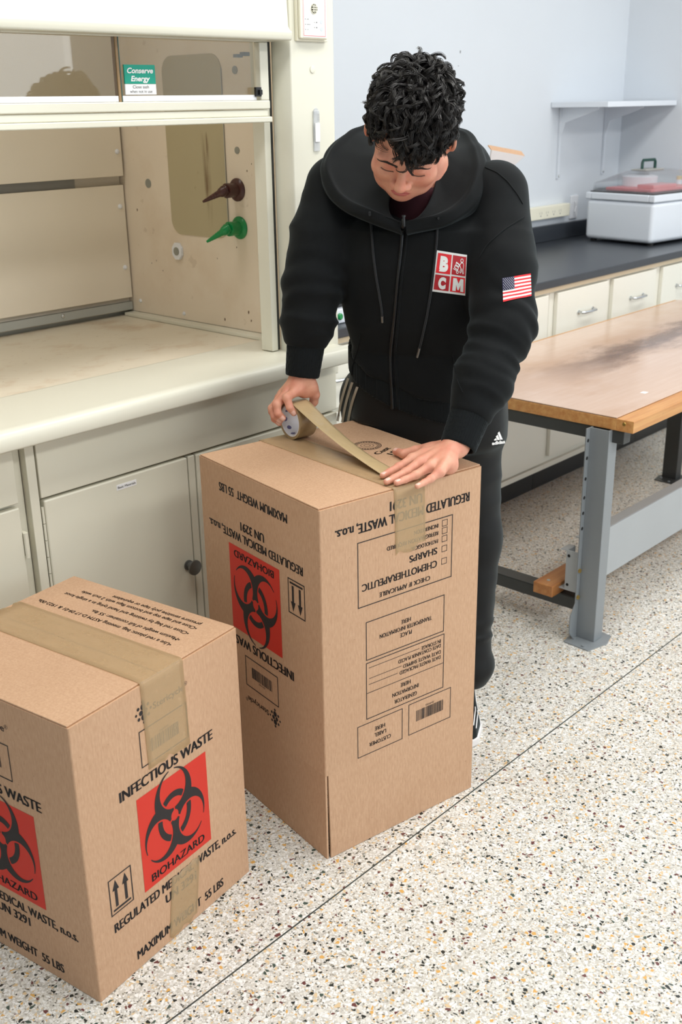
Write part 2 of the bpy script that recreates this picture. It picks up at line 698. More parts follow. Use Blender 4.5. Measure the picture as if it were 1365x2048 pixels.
def glyphs(body, bold=0.0, shear=0.0, spacing=1.0):
    key = (body, bold, shear, spacing)
    if key in _txt_cache:
        return _txt_cache[key]
    cu = bpy.data.curves.new('t', 'FONT')
    cu.body = body
    cu.size = 1.0
    cu.offset = bold
    cu.shear = shear
    cu.space_character = spacing
    cu.resolution_u = 4
    cu.align_x = 'LEFT'
    ob = bpy.data.objects.new('t', cu)
    COL.objects.link(ob)
    dg = bpy.context.evaluated_depsgraph_get()
    dg.update()
    me = bpy.data.meshes.new_from_object(ob.evaluated_get(dg))
    vs = np.array([v.co[:2] for v in me.vertices])
    fs = [tuple(p.vertices) for p in me.polygons]
    bpy.data.objects.remove(ob)
    bpy.data.meshes.remove(me)
    bpy.data.curves.remove(cu)
    lo, hi = vs.min(0), vs.max(0)
    cap = 0.73 + 2 * bold       # height of a capital letter at size 1
    _txt_cache[key] = (vs, fs, lo, hi, cap)
    return _txt_cache[key]


def letter(mb, body, x0, x1, yc, cap_h, fn, bold=0.02, flip=False, shear=0.0, off=0.0):
    """lay text into mb: width spans x0..x1, capitals cap_h tall centred on yc; fn maps (u,v)->3D"""
    vs, fs, lo, hi, cap = glyphs(body, off, shear)
    # weight: the same outlines laid down side by side
    sc = (x1 - x0) / (hi[0] - lo[0] + 2 * bold)
    for sh in ((-1, 0, 1) if bold >= .015 else (0,)):
        u = (vs[:, 0] - lo[0] + bold * (1 + sh)) * sc
        v = vs[:, 1] / cap - .5
        if flip:
            uu, vv = x1 - u, yc - v * cap_h
        else:
            uu, vv = x0 + u, yc + v * cap_h
        mb.add([fn(p, q) for p, q in zip(uu, vv)], fs)


def rect(mb, u0, u1, v0, v1, fn):
    mb.add([fn(u0, v0), fn(u1, v0), fn(u1, v1), fn(u0, v1)], [(0, 1, 2, 3)])


def frame(mb, u0, u1, v0, v1, w, fn):
    rect(mb, u0, u1, v0, v0 + w, fn)
    rect(mb, u0, u1, v1 - w, v1, fn)
    rect(mb, u0, u0 + w, v0 + w, v1 - w, fn)
    rect(mb, u1 - w, u1, v0 + w, v1 - w, fn)


def disc(mb, u, v, r, fn, n=20, ry=None):
    ry = ry or r
    mb.add([fn(u + r * math.cos(2 * math.pi * k / n), v + ry * math.sin(2 * math.pi * k / n)) for k in range(n)], [tuple(range(n))])


def marching(fun, lo, hi, n):
    """filled 2D region fun<0 as polygons"""
    xs = np.linspace(lo[0], hi[0], n)
    ys = np.linspace(lo[1], hi[1], n)
    X, Y = np.meshgrid(xs, ys, indexing='ij')
    F = fun(X, Y)
    vs, fs = [], []
    for i in range(n - 1):
        for j in range(n - 1):
            c = [(i, j), (i + 1, j), (i + 1, j + 1), (i, j + 1)]
            f = [F[a] for a in c]
            if min(f) >= 0:
                continue
            poly = []
            for k in range(4):
                a, b = c[k], c[(k + 1) % 4]
                fa, fb = f[k], f[(k + 1) % 4]
                if fa < 0:
                    poly.append((xs[a[0]], ys[a[1]]))
                if (fa < 0) != (fb < 0):
                    t = fa / (fa - fb)
                    poly.append((xs[a[0]] + t * (xs[b[0]] - xs[a[0]]), ys[a[1]] + t * (ys[b[1]] - ys[a[1]])))
            if len(poly) >= 3:
                o = len(vs)
                vs += poly
                fs.append(tuple(range(o, o + len(poly))))
    return np.array(vs), fs


def biohazard_field(x, y):
    """three-lobed sign in the usual unit proportions (outer radius of a lobe 15)"""
    out = np.full(np.shape(x), 1e9)
    cut = np.full(np.shape(x), 1e9)
    for k in range(3):
        a = math.radians(90 + 120 * k)
        ca, sa = math.cos(a), math.sin(a)
        out = np.minimum(out, np.hypot(x - 11 * ca, y - 11 * sa) - 15)
        cut = np.minimum(cut, np.hypot(x - 15 * ca, y - 15 * sa) - 10.5)
        t = x * ca + y * sa
        s = np.abs(-x * sa + y * ca)
        cut = np.minimum(cut, np.maximum(s - 2.0, 22 - t))          # open tip of each lobe
        cut = np.minimum(cut, np.maximum(s - .55, np.abs(t - 4) - 4))   # slit to the centre
    body = np.maximum(out, -cut)
    r = np.hypot(x, y)
    body = np.maximum(body, -(r - 3.0))
    ring = np.abs(r - 11.75) - 1.75
    inner = np.full(np.shape(x), 1e9)
    for k in range(3):
        a = math.radians(90 + 120 * k)
        inner = np.minimum(inner, np.hypot(x - 15 * math.cos(a), y - 15 * math.sin(a)) - 9.5)
    return np.minimum(body, np.maximum(ring, inner))


BIO = marching(biohazard_field, (-27, -22), (27, 27), 110)


def cap_screw(parent, p, nrm, r=.007, mat='white', name='screw_cap'):
    mb = MB()
    mb.lathe([(0, r), (r * .35, r * .95), (r * .65, r * .7), (r * .8, r * .3)], p, nrm, 14)
    return mb.build(name, M[mat], parent)
# ================================================================= room shell
XR, XL, YB, YF = 5.62, -2.6, 3.08, -3.1
mb = MB(); mb.box(XL - .1, XR + .1, YF - .1, YB + .1, -.1, 0)
struct(mb.build('floor', M['floor'], smooth=0))
mb = MB(); mb.box(XL - .1, XR + .1, YF - .1, YB + .1, CEIL, CEIL + .1)
struct(mb.build('ceiling', M['ceiling'], smooth=0))
mb = MB(); mb.box(XL - .1, XR + .1, YB, YB + .1, 0, CEIL)
struct(mb.build('wall_back', M['wall'], smooth=0))
mb = MB(); mb.box(XR, XR + .1, YF, YB, 0, CEIL)
struct(mb.build('wall_right', M['wall'], smooth=0))
mb = MB(); mb.box(XL - .1, XL, YF, YB, 0, CEIL)
struct(mb.build('wall_left', M['wall'], smooth=0))
mb = MB()
xs = [XL - .1] + [v for w in WINDOWS for v in w] + [XR + .1]
for i in range(0, len(xs), 2):
    mb.box(xs[i], xs[i + 1], YF - .1, YF, 0, CEIL)
for x0, x1 in WINDOWS:
    mb.box(x0, x1, YF - .1, YF, 0, .95)
    mb.box(x0, x1, YF - .1, YF, 2.35, CEIL)
struct(mb.build('wall_front', M['wall'], smooth=0))
for k, (x0, x1) in enumerate(WINDOWS):
    mb = MB()
    for a, b, c, d in ((x0, x0 + .05, .95, 2.35), (x1 - .05, x1, .95, 2.35), (x0 + .05, x1 - .05, .95, 1.0), (x0 + .05, x1 - .05, 2.30, 2.35),
                       ((x0 + x1) / 2 - .025, (x0 + x1) / 2 + .025, 1.0, 2.30)):
        mb.box(a, b, YF - .07, YF - .01, c, d)
    wf = struct(mb.build('window_%d' % (k + 1), M['white_steel'], smooth=0))
    mb = MB()
    mb.box(x0 + .05, (x0 + x1) / 2 - .025, YF - .045, YF - .04, 1.0, 2.30)
    mb.box((x0 + x1) / 2 + .025, x1 - .05, YF - .045, YF - .04, 1.0, 2.30)
    mb.build('window_pane', M['pane'], wf, smooth=0)
# terrazzo divider strip, flush in the floor
mb = MB(); mb.box(XL, XR, 1.3034, 1.3066, -.01, .0006)
struct(mb.build('trim_1', plain('zinc_divider', srgb(74, 82, 80), .4, .5), smooth=0))
# ceiling troffers
for k, (tx, ty) in enumerate(TROFFERS):
    side = ['left', 'middle', 'right'][k % 3]
    row = 'nearer the hood' if k < 3 else 'nearer the windows'
    t = thing('ceiling_light', 'recessed fluorescent ceiling light, %s of the row %s' % (side, row), 'ceiling light', (tx, ty, CEIL), group='ceiling lights')
    mb = MB()
    for a, b, c, d in ((-.64, .64, -.34, -.30), (-.64, .64, .30, .34), (-.64, -.60, -.30, .30), (.60, .64, -.30, .30)):
        mb.box(tx + a, tx + b, ty + c, ty + d, CEIL - .02, CEIL)
    mb.build('light_frame', M['white_steel'], t, smooth=0)
    mb = MB(); mb.box(tx - .60, tx + .60, ty - .30, ty + .30, CEIL - .006, CEIL - .001)
    mb.build('diffuser', M['lamp'], t, smooth=0)

# ================================================================= fume hood
HX0, HX1, HY = .45, 2.29, 2.10
hood = thing('fume_hood', 'large cream enamelled fume hood with raised glass sash and tan interior', 'fume hood', (1.37, 2.55, .96))
# right post: flat front with a chamfer to the sash
mb = MB()
mb.prism([(2.100, 2.125), (2.112, HY), (2.272, HY), (2.29, 2.118), (2.29, 2.32), (2.255, 2.32), (2.255, 2.16), (2.100, 2.16)], 2, .863, 2.45)
mb.build('side_post', M['cream'], hood, bevel=.004)
mb = MB()
mb.prism([(.45, HY), (.68, HY), (.70, 2.125), (.70, 2.16), (.45, 2.16)], 2, .863, 2.45)
mb.build('side_post', M['cream'], hood, bevel=.004)
# sash channel
mb = MB(); mb.box(2.064, 2.0865, 2.156, 2.20, .955, 2.3)
mb.build('sash_channel', M['cream'], hood, bevel=.002)
mb = MB(); mb.box(2.087, 2.0995, 2.162, 2.20, .955, 2.3)
mb.build('channel_gap_shade', M['dark_steel'], hood)  # dark strip standing in for the shade in the gap beside the channel
# outer shell
mb = MB()
mb.box(2.252, 2.289, 2.32, 3.07, .93, 2.45)
mb.box(.45, .49, 2.16, 3.07, .93, 2.45)
mb.box(.49, 2.252, 3.045, 3.07, .93, 2.45)
mb.box(.45, 2.289, 2.16, 3.07, 2.45, 2.48)
mb.build('outer_shell', M['cream'], hood, bevel=.003)
# interior liner
mb = MB(); mb.mat(M['liner']); mb.box(2.232, 2.25, 2.20, 3.044, .953, 2.44)
mb.mat(plain('brown_stain', srgb(104, 78, 50), .6))
for y, z, r in ((2.32, 1.365, .004), (2.36, 1.30, .004), (2.365, 1.275, .003), (2.41, 1.42, .0025), (2.39, 1.44, .002), (2.94, 1.285, .004), (2.86, 1.13, .002), (2.885, 1.12, .002),
                (2.83, 1.10, .002), (2.36, 1.66, .005), (2.56, 1.16, .002), (2.43, 1.01, .004), (2.54, .975, .004), (2.42, .985, .003), (2.47, 1.20, .002), (2.33, 1.62, .003)):
    n = 7
    mb.add([(2.2316, y + r * .8 * math.cos(2 * math.pi * k / n) * random.uniform(.7, 1.2), z + r * 1.3 * math.sin(2 * math.pi * k / n) * random.uniform(.7, 1.2)) for k in range(n)], [tuple(range(n))])
lin = mb.build('side_liner', None, hood, smooth=0, recalc=False)
mb = MB(); mb.box(.49, .51, 2.18, 3.044, .953, 2.44)
mb.build('side_liner', M['liner'], hood, smooth=0)
mb = MB(); mb.box(.51, 2.23, 3.02, 3.043, .953, 2.44)
mb.build('back_liner', M['baffle'], hood, smooth=0)
mb = MB(); mb.box(.52, 2.225, 2.995, 3.008, 1.000, 1.362)
low = mb.build('baffle_panel', M['baffle'], hood, bevel=.0015)
mb = MB(); mb.box(.52, 2.222, 2.985, 2.998, 1.390, 2.0)
upb = mb.build('baffle_panel', M['baffle'], hood, bevel=.0015)
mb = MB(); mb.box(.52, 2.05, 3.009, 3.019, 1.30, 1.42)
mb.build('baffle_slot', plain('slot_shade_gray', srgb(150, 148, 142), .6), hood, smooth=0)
mb = MB(); mb.box(.52, 2.228, 3.000, 3.018, .958, .985)
mb.build('back_ledge', M['channel'], hood, bevel=.002)
# olive rounded panel in the right liner, with plugs and stains
def rrect(y0, y1, z0, z1, r, n=8):
    p = []
    for cy, cz, a0 in ((y1 - r, z1 - r, 0), (y0 + r, z1 - r, 90), (y0 + r, z0 + r, 180), (y1 - r, z0 + r, 270)):
        for k in range(n + 1):
            a = math.radians(a0 + 90 * k / n)
            p.append((cy + r * math.cos(a), cz + r * math.sin(a)))
    return p
mb = MB(); mb.prism(rrect(2.500, 2.765, 1.222, 1.738, .045), 0, 2.2295, 2.2318)
pan = mb.build('liner_window', M['liner_window'], lin, smooth=0)
mb = MB(); mb.box(2.2285, 2.2295, 2.4985, 2.5005, 1.262, 1.70)
mb.build('panel_edge', M['channel'], lin, smooth=0)
for y, z, r in ((2.442, 1.691, .011), (2.448, 1.476, .010), (2.872, 1.370, .014)):
    mb = MB(); mb.lathe([(0, r), (.0015, r)], (2.2318, y, z), (-1, 0, 0), 20)
    mb.build('hole_plug', M['gray_disc'], lin)
# octagonal white fitting
oc = [(2.743 + .024 * math.cos(math.radians(22.5 + 45 * k)), 1.169 + .028 * math.sin(math.radians(22.5 + 45 * k))) for k in range(8)]
mb = MB(); mb.prism(oc, 0, 2.222, 2.2318)
oct_ = mb.build('pipe_fitting', M['white'], lin, bevel=.001)
mb = MB(); mb.lathe([(0, .013), (.0012, .013)], (2.222, 2.743, 1.169), (-1, 0, 0), 20)
mb.build('fitting_bore', M['gray_disc'], lin)
for y, z in ((2.333, 1.398), (2.736, .972), (2.345, 1.74), (2.96, .99)):
    cap_screw(lin, (2.2318, y, z), (-1, 0, 0), .0065)
for x, z in ((2.204, 1.465), (2.205, 1.295), (2.205, 1.10)):
    cap_screw(low if z < 1.36 else upb, (x, 2.995 if z < 1.36 else 2.985, z), (0, -1, 0), .008)
cap_screw(hood, (1.95, 3.0, .975), (0, -1, 0), .007, 'chrome', 'floor_bolt')


def gas_tap(y, z, mat, label, tip_dy, tip_dz):
    t = MB()
    x = 2.2318
    t.lathe([(0, .033), (.003, .033), (.007, .029), (.010, .020), (.030, .018), (.032, .021), (.044, .021), (.046, .015), (.058, .015)], (x, y, z), (-1, 0, 0), 28)
    o = t.build('gas_tap', M[mat], hood)
    o['label'] = label
    t = MB()
    a = V3((x - .052, y, z))
    d = V3((-.052, tip_dy, tip_dz)); d = d / np.linalg.norm(d)
    prof = [(-.012, .013), (.004, .0145), (.012, .0135), (.016, .011)]
    L = .016
    for k in range(6):
        r = .0105 - .0010 * k
        prof += [(L, r), (L + .008, r - .0018)]
        L += .0085
    prof += [(L, .004), (L + .003, .003)]
    t.lathe(prof, a, d, 20)
    t.build('hose_barb', M[mat], o)


gas_tap(2.455, 1.366, 'maroon', 'maroon gas tap', .055, -.035)
gas_tap(2.452, 1.258, 'green', 'green gas tap', .052, -.042)
mb = MB(); mb.box(.84, 1.96, 2.53, 2.67, 2.412, 2.448)
mb.build('hood_fill_housing', M['white'], hood, bevel=.004)  # housing added for the invented fill light, out of view
# fascia above the sash
mb = MB()
mb.prism([(2.075, 1.747), (2.072, 1.752), (2.072, 1.768), (2.08, 1.772), (2.085, 1.78), (2.12, 2.45), (2.155, 2.45), (2.155, 1.747)], 0, .68, 2.093)
mb.build('front_panel', M['cream'], hood, bevel=.003)
# sash
sash = MB()
sash.box(.71, 2.062, 2.128, 2.152, 1.588, 1.609)
sash.box(2.032, 2.062, 2.130, 2.152, 1.609, 1.745)
sash.box(.71, .74, 2.130, 2.152, 1.609, 1.745)
sash.box(.71, 2.062, 2.130, 2.150, 1.745, 1.80)
sash = sash.build('sash_frame', M['cream'], hood, bevel=.003)
mb = MB()
mb.box(.705, 2.063, 2.122, 2.158, 1.556, 1.570)
mb.box(.71, 2.058, 2.132, 2.150, 1.570, 1.587)
mb.build('sash_handle', M['cream'], sash, bevel=.003)
mb = MB(); mb.box(.74, 1.592, 2.133, 2.147, 1.6095, 1.622)
mb.build('sash_track', M['white'], sash, bevel=.001)
mb = MB(); mb.box(1.604, 2.020, 2.133, 2.147, 1.6095, 1.622)
mb.build('sash_track', M['white'], sash, bevel=.001)
mb = MB(); mb.box(.74, 1.594, 2.136, 2.140, 1.622, 1.80)
mb.build('sash_glass', M['glass'], sash, smooth=0)
mb = MB(); mb.box(1.602, 2.022, 2.142, 2.146, 1.622, 1.80)
g2 = mb.build('sash_glass', M['glass'], sash, smooth=0)
mb = MB(); mb.box(1.5945, 1.6015, 2.134, 2.149, 1.606, 1.80)
mb.build('sash_divider', plain('tan_edge', srgb(150, 122, 84), .4), sash, bevel=.001)
mb = MB(); mb.box(1.6017, 1.6045, 2.134, 2.149, 1.606, 1.80)
mb.build('glass_edge', plain('green_glass_edge', srgb(60, 84, 74), .25), sash, smooth=0)
mb = MB(); mb.box(2.012, 2.031, 2.126, 2.134, 1.618, 1.640); mb.box(2.020, 2.029, 2.120, 2.126, 1.622, 1.634)
mb.build('sash_clip', M['black'], sash, bevel=.001)
mb = MB(); mb.box(1.994, 2.018, 2.150, 2.162, 1.713, 1.722); mb.box(1.975, 1.996, 2.152, 2.166, 1.709, 1.717)
mb.build('sash_latch', M['steel'], sash, bevel=.001)
# Conserve Energy sticker on the glass
sx0, sx1 = 1.617, 1.705
FS = lambda u, v: (u, 2.1375, v)
mb = MB()
mb.mat(M['teal']); mb.box(sx0, sx1, 2.1386, 2.1418, 1.6475, 1.688)
mb.mat(M['white_print']); mb.box(sx0, sx1, 2.1386, 2.1418, 1.6245, 1.6468)
stk = mb.build('energy_sticker', None, g2, smooth=0)
stk['label'] = 'teal and white Conserve Energy sticker'
FS = lambda u, v: (u, 2.1383, v)
mb = MB()
letter(mb, 'Conserve', sx0 + .008, sx1 - .006, 1.6765, .0125, FS, .0, shear=.22, off=.03)
letter(mb, 'Energy', sx0 + .017, sx1 - .016, 1.6595, .0125, FS, .0, shear=.22, off=.03)
mb.build('sticker_lettering', M['white_print'], stk, smooth=0, recalc=False)
mb = MB()
letter(mb, 'Close sash', sx0 + .021, sx1 - .021, 1.6412, .0068, FS, .012)
letter(mb, 'when not in use', sx0 + .012, sx1 - .012, 1.6315, .0068, FS, .012)
mb.build('sticker_lettering', M['black_print'], stk, smooth=0, recalc=False)
# round cover and air-speed vial on the post
mb = MB(); mb.lathe([(0, .009), (.0015, .009), (.002, .0075)], (2.190, HY - .0005, 1.682), (0, -1, 0), 24)
mb.build('hole_cover', M['cream'], hood)
mb = MB()
mb.box(2.187, 2.209, 2.0945, 2.0998, 1.480, 1.582)
via = mb.build('airflow_vial', M['frosted'], hood, bevel=.002)
mb = MB(); mb.box(2.190, 2.207, 2.0925, 2.0943, 1.504, 1.551)
mb.build('vial_tape', M['white_print'], via, smooth=0)
mb = MB()
for k in range(5):
    mb.box(2.199, 2.208, 2.0938, 2.0944, 1.556 + .0042 * k, 1.5566 + .0042 * k)
mb.build('vial_scale', M['gray_print'], via, smooth=0)
mb = MB(); mb.lathe([(0, .008), (.004, .008)], (2.198, 2.0998, 1.580), (0, -1, 0), 20)
mb.build('vial_cap', M['frosted'], via)
# airflow alarm box on the post
al = thing('airflow_alarm', 'small ivory alarm box with round speaker grille on the fume hood post', 'alarm', (2.185, 2.10, 1.75))
AY = 2.080
mb = MB(); mb.box(2.128, 2.240, 2.090, 2.0995, 1.748, 1.935)
mb.build('back_box', M['ivory'], al, bevel=.002)
mb = MB(); mb.box(2.130, 2.230, AY, 2.0898, 1.7525, 1.932)
hb = mb.build('housing', M['ivory'], al, bevel=.004)
mb = MB(); mb.box(2.1385, 2.2225, AY - .0010, AY - .0002, 1.757, 1.905)
fpn = mb.build('face_plate', M['white_print'], hb, smooth=0)
FA = lambda u, v: (u, AY - .0014, v)
mb = MB(); frame(mb, 2.1400, 2.2205, 1.7595, 1.902, .0014, FA)
mb.build('red_outline', M['red_line'], fpn, smooth=0, recalc=False)
GX, GZ = 2.179, 1.8235
mb = MB(); mb.lathe([(0, .0135), (.0012, .0135), (.0012, .0112)], (GX, AY - .0011, GZ), (0, -1, 0), 28)
sp = mb.build('speaker_grille', M['ivory'], hb)
mb = MB()
disc(mb, GX, GZ, .0110, lambda u, v: (u, AY - .0030, v), 24)
mb.build('grille_opening', M['rubber'], sp, smooth=0, recalc=False)
mb = MB()
for k in (-1, 0, 1):
    h_ = .0108 if k == 0 else .009
    mb.box(GX + .0054 * k - .0008, GX + .0054 * k + .0008, AY - .0046, AY - .0034, GZ - h_, GZ + h_)
    mb.box(GX - h_, GX + h_, AY - .0048, AY - .0036, GZ + .0054 * k - .0008, GZ + .0054 * k + .0008)
mb.build('grille_bars', M['ivory'], sp, smooth=0)
mb = MB()
for u, v, r in ((2.1465, 1.7985, .0012), (2.1465, 1.7865, .0012), (2.1465, 1.7745, .0012), (2.188, 1.792, .0017), (2.188, 1.780, .0017)):
    disc(mb, u, v, r, FA, 12)
for s, a, b_, v in (('SAFE', 2.151, 2.160, 1.7985), ('NORMAL', 2.151, 2.166, 1.7865), ('LOW', 2.151, 2.159, 1.7745), ('ON', 2.177, 2.183, 1.792), ('OFF', 2.177, 2.183, 1.780)):
    letter(mb, s, a, b_, v, .0026, FA, .01)
mb.build('panel_print', M['black_print'], fpn, smooth=0, recalc=False)
for v in (1.794, 1.777):
    mb = MB(); mb.lathe([(0, .0052), (.0006, .0052)], (2.2065, AY - .0011, v), (0, -1, 0), 20)
    mb.build('push_button', plain('pale_blue_button', srgb(206, 216, 226), .5), hb)

# work top of the hood: lip and dished stained surface
wt = thing('hood_worktop', 'thick cream fume hood worktop with rounded lip and brown-stained dished surface', 'worktop', (1.37, 2.1, .863))
mb = MB()
lip = [(2.044, .905), (2.037, .909), (2.035, .918), (2.035, .936), (2.039, .946), (2.048, .952), (2.062, .953), (2.30, .953), (2.315, .951), (2.330, .940), (2.330, .905)]
mb.prism(lip, 0, .44, 2.255)
lipo = mb.build('front_lip', M['cream'], wt, bevel=.002, seg=2)
mb = MB(); mb.box(.51, 2.231, 2.3305, 3.018, .905, .9415)
mb.build('stained_surface', M['work'], wt, smooth=0)
for a_, c_ in ((2.190, 2.231), (.511, .545)):
    mb = MB(); mb.box(a_, c_, 2.3305, 2.999, .942, .9525)
    mb.build('rim', M['cream'], wt, bevel=.002)

# base cabinets under the hood
def cab(name, label, x0, x1, ydoor, z1=.904, group=None):
    return thing(name, label, 'cabinet', ((x0 + x1) / 2, ydoor + .3, 0), group=group)


CY = 2.10
c1 = cab('base_cabinet', 'putty base cabinet under the left end of the fume hood, hinge on its right edge', .45, 1.202, CY, group='hood base cabinets')
mb = MB(); mb.box(.46, 1.226, CY + .022, 2.95, .10, .904)
mb.build('carcass', M['cabinet'], c1, bevel=.002)
mb = MB(); mb.box(.46, 1.226, CY + .06, 2.95, 0, .10)
mb.build('plinth', M['black'], c1)
mb = MB(); mb.box(.47, 1.199, CY, CY + .021, .762, .902)
mb.build('drawer_front', M['cabinet'], c1, bevel=.003)
mb = MB(); mb.box(.47, 1.199, CY, CY + .021, .11, .752)
dr = mb.build('door', M['cabinet'], c1, bevel=.004)
mb = MB(); mb.cyl((1.2025, CY - .002, .628), (1.2025, CY - .002, .690), .0048, seg=12); mb.box(1.2025, 1.211, CY - .0005, CY + .021, .630, .688)
mb.build('hinge', M['cabinet'], dr)
c2 = cab('base_cabinet', 'putty base cabinet under the fume hood with a Basic Materials label and round black knob', 1.228, 2.265, CY, group='hood base cabinets')
mb = MB(); mb.box(1.2285, 2.265, CY + .022, 2.95, .10, .904)
mb.build('carcass', M['cabinet'], c2, bevel=.002)
mb = MB(); mb.box(1.2285, 2.265, CY + .06, 2.95, 0, .10)
mb.build('plinth', M['black'], c2)
mb = MB(); mb.box(1.2285, 1.2525, CY + .001, CY + .0215, .10, .902)
mb.build('stile', M['cabinet'], c2, bevel=.002)
mb = MB(); mb.box(1.257, 2.262, CY, CY + .021, .757, .902)
mb.build('apron_panel', M['cabinet'], c2, bevel=.003)
mb = MB(); mb.box(1.262, 1.690, CY - .002, CY + .021, .11, .751)
dr = mb.build('door', M['cabinet'], c2, bevel=.005)
mb = MB()
for k in range(14):
    mb.cyl((1.2575, CY + .002, .15 + .042 * k), (1.2575, CY + .002, .19 + .042 * k), .0032, seg=10)
mb.build('piano_hinge', M['cabinet'], dr)
mb = MB(); mb.box(1.694, 1.716, CY, CY + .0215, .11, .751)
mb.build('stile', M['cabinet'], c2, bevel=.003)
mb = MB(); mb.box(1.720, 2.262, CY - .002, CY + .021, .11, .751)
d2 = mb.build('door', M['cabinet'], c2, bevel=.005)
mb = MB(); mb.lathe([(0, .014), (.003, .014), (.005, .009), (.016, .009), (.022, .018), (.026, .021), (.030, .0205), (.031, .017)], (1.668, CY - .002, .456), (0, -1, 0), 26)
mb.build('knob', plain('gray_metal_knob', srgb(104, 104, 100), .35, .5), dr)
mb = MB(); mb.box(1.464, 1.524, CY - .0027, CY - .0021, .721, .735)
lb = mb.build('name_label', M['white_print'], dr, smooth=0)
mb = MB(); letter(mb, 'Basic Materials', 1.467, 1.521, .728, .0062, lambda u, v: (u, CY - .0030, v), .015)
mb.build('label_lettering', M['black_print'], lb, smooth=0, recalc=False)

# ================================================================= wall bench
BX0, BY = 2.30, 2.35
wb = thing('bench_worktop', 'black epoxy bench worktop with backsplash along the pale blue wall', 'worktop', (3.9, 2.7, .8875))
mb = MB(); mb.box(BX0, 5.615, BY, 3.075, .888, .921)
mb.build('slab', M['black_top'], wb, bevel=.004)
mb = MB(); mb.box(BX0, 5.615, 3.053, 3.075, .9215, 1.000)
mb.build('backsplash', M['black_top'], wb, bevel=.003)
mb = MB(); mb.box(BX0, 5.615, BY + .012, BY + .04, .868, .8872)
mb.build('front_rail', M['wood_strip'], wb, bevel=.001)


def pull(parent, x, z, y):
    mb = MB()
    mb.tube([(x - .058, y, z), (x - .056, y - .018, z), (x - .046, y - .026, z), (x, y - .029, z), (x + .046, y - .026, z), (x + .056, y - .018, z), (x + .058, y, z)], .0055, 10)
    mb.lathe([(0, .009), (.004, .009)], (x - .058, y, z), (0, -1, 0), 12)
    mb.lathe([(0, .009), (.004, .009)], (x + .058, y, z), (0, -1, 0), 12)
    return mb.build('pull_handle', M['chrome'], parent)


DF = 2.364
units = [
    (2.302, 3.30, 'pale bench cabinet between the fume hood and the man', [(2.335, 2.80), (2.83, 3.27)], 'doors'),
    (3.302, 3.855, 'pale bench cabinet just right of the man with one wide drawer', [(3.335, 3.823)], 'panel'),
    (3.857, 4.776, 'pale bench cabinet with two drawers above the wooden table end', [(3.892, 4.306), (4.350, 4.743)], 'mixed'),
    (4.778, 5.612, 'pale bench cabinet at the room corner beneath the water bath', [(4.812, 5.18), (5.225, 5.58)], 'doors'),
]
for x0, x1, lab, drs, kind in units:
    c = thing('bench_cabinet', lab, 'cabinet', ((x0 + x1) / 2, 2.7, 0), group='bench cabinets')
    mb = MB(); mb.box(x0, x1, DF + .019, 3.07, .105, .867)
    mb.build('carcass', M['bench_paint'], c, bevel=.002)
    mb = MB(); mb.box(x0, x1, DF + .055, 3.07, 0, .105)
    mb.build('plinth', M['black'], c)
    for a, b in drs:
        mb = MB(); mb.box(a, b, DF, DF + .0185, .655, .858)
        d = mb.build('drawer', M['bench_paint'], c, bevel=.003)
        pull(d, (a + b) / 2 + (.02 if x0 > 3.5 else 0), .755, DF)
    if kind == 'panel':
        mb = MB(); mb.box(x0 + .008, x1 - .004, DF + .006, DF + .0185, .135, .645)
        mb.build('door_panel', M['bench_paint'], c, bevel=.002)
    else:
        for a, b in drs:
            mb = MB(); mb.box(a, b, DF, DF + .0185, .155, .640)
            mb.build('door', M['bench_paint'], c, bevel=.003)
    mb = MB(); mb.box(x0, x1, DF + .002, DF + .0185, .106, .128)
    mb.build('bottom_rail', M['bench_paint'], c, bevel=.002)

# wall shelf on two long brackets
sh = thing('wall_shelf', 'white wall shelf on two slim brackets in the room corner', 'shelf', (5.25, 3.0, 1.56))
mb = MB(); mb.box(4.905, 5.612, 2.765, 3.078, 1.562, 1.587)
mb.build('shelf_board', M['white_steel'], sh, bevel=.002)
for bx in (4.985, 5.43):
    mb = MB()
    mb.box(bx, bx + .012, 3.068, 3.079, 1.222, 1.561)
    mb.prism([(3.068, 1.561), (2.86, 1.561), (2.86, 1.552), (3.045, 1.49), (3.068, 1.42)], 0, bx + .003, bx + .009)
    mb.build('bracket', M['white_steel'], sh, bevel=.001)
    cap_screw(sh, (bx + .006, 3.067, 1.235), (0, -1, 0), .006, 'chrome', 'bracket_screw')

# socket strip and wall plate
st = thing('socket_strip', 'ivory surface-mounted socket strip on the wall above the bench', 'socket strip', (4.4, 3.06, 1.035))
mb = MB(); mb.box(3.3, 5.075, 3.040, 3.079, 1.036, 1.098)
ss = mb.build('raceway', M['ivory'], st, bevel=.004)
for x in (4.80, 4.86, 4.92, 4.98):
    mb = MB()
    FO = lambda u, v: (u, 3.0395, v)
    rect(mb, x - .012, x - .010, 1.062, 1.074, FO); rect(mb, x + .006, x + .008, 1.062, 1.074, FO); disc(mb, x - .001, 1.054, .0035, FO, 10)
    mb.build('socket', M['gray_print'], ss, smooth=0, recalc=False)
wp = thing('wall_plate', 'white wall plate low on the wall beside the socket strip', 'wall plate', (5.17, 3.07, 1.01))
mb = MB(); mb.box(5.135, 5.205, 3.072, 3.079, 1.012, 1.128)
mb.build('plate', M['white'], wp, bevel=.002)
mb = MB(); mb.tube([(5.165, 3.068, 1.10), (5.175, 3.064, 1.075), (5.16, 3.062, 1.05), (5.178, 3.064, 1.02)], .003, 8)
mb.build('thin_cable', M['white'], wp)
# little dents in the paint
mb = MB(); mb.box(4.147, 4.152, 3.0785, 3.0797, 1.795, 1.806); mb.box(4.136, 4.140, 3.0785, 3.0797, 1.742, 1.745)
struct(mb.build('trim_2', M['gray_print'], smooth=0))

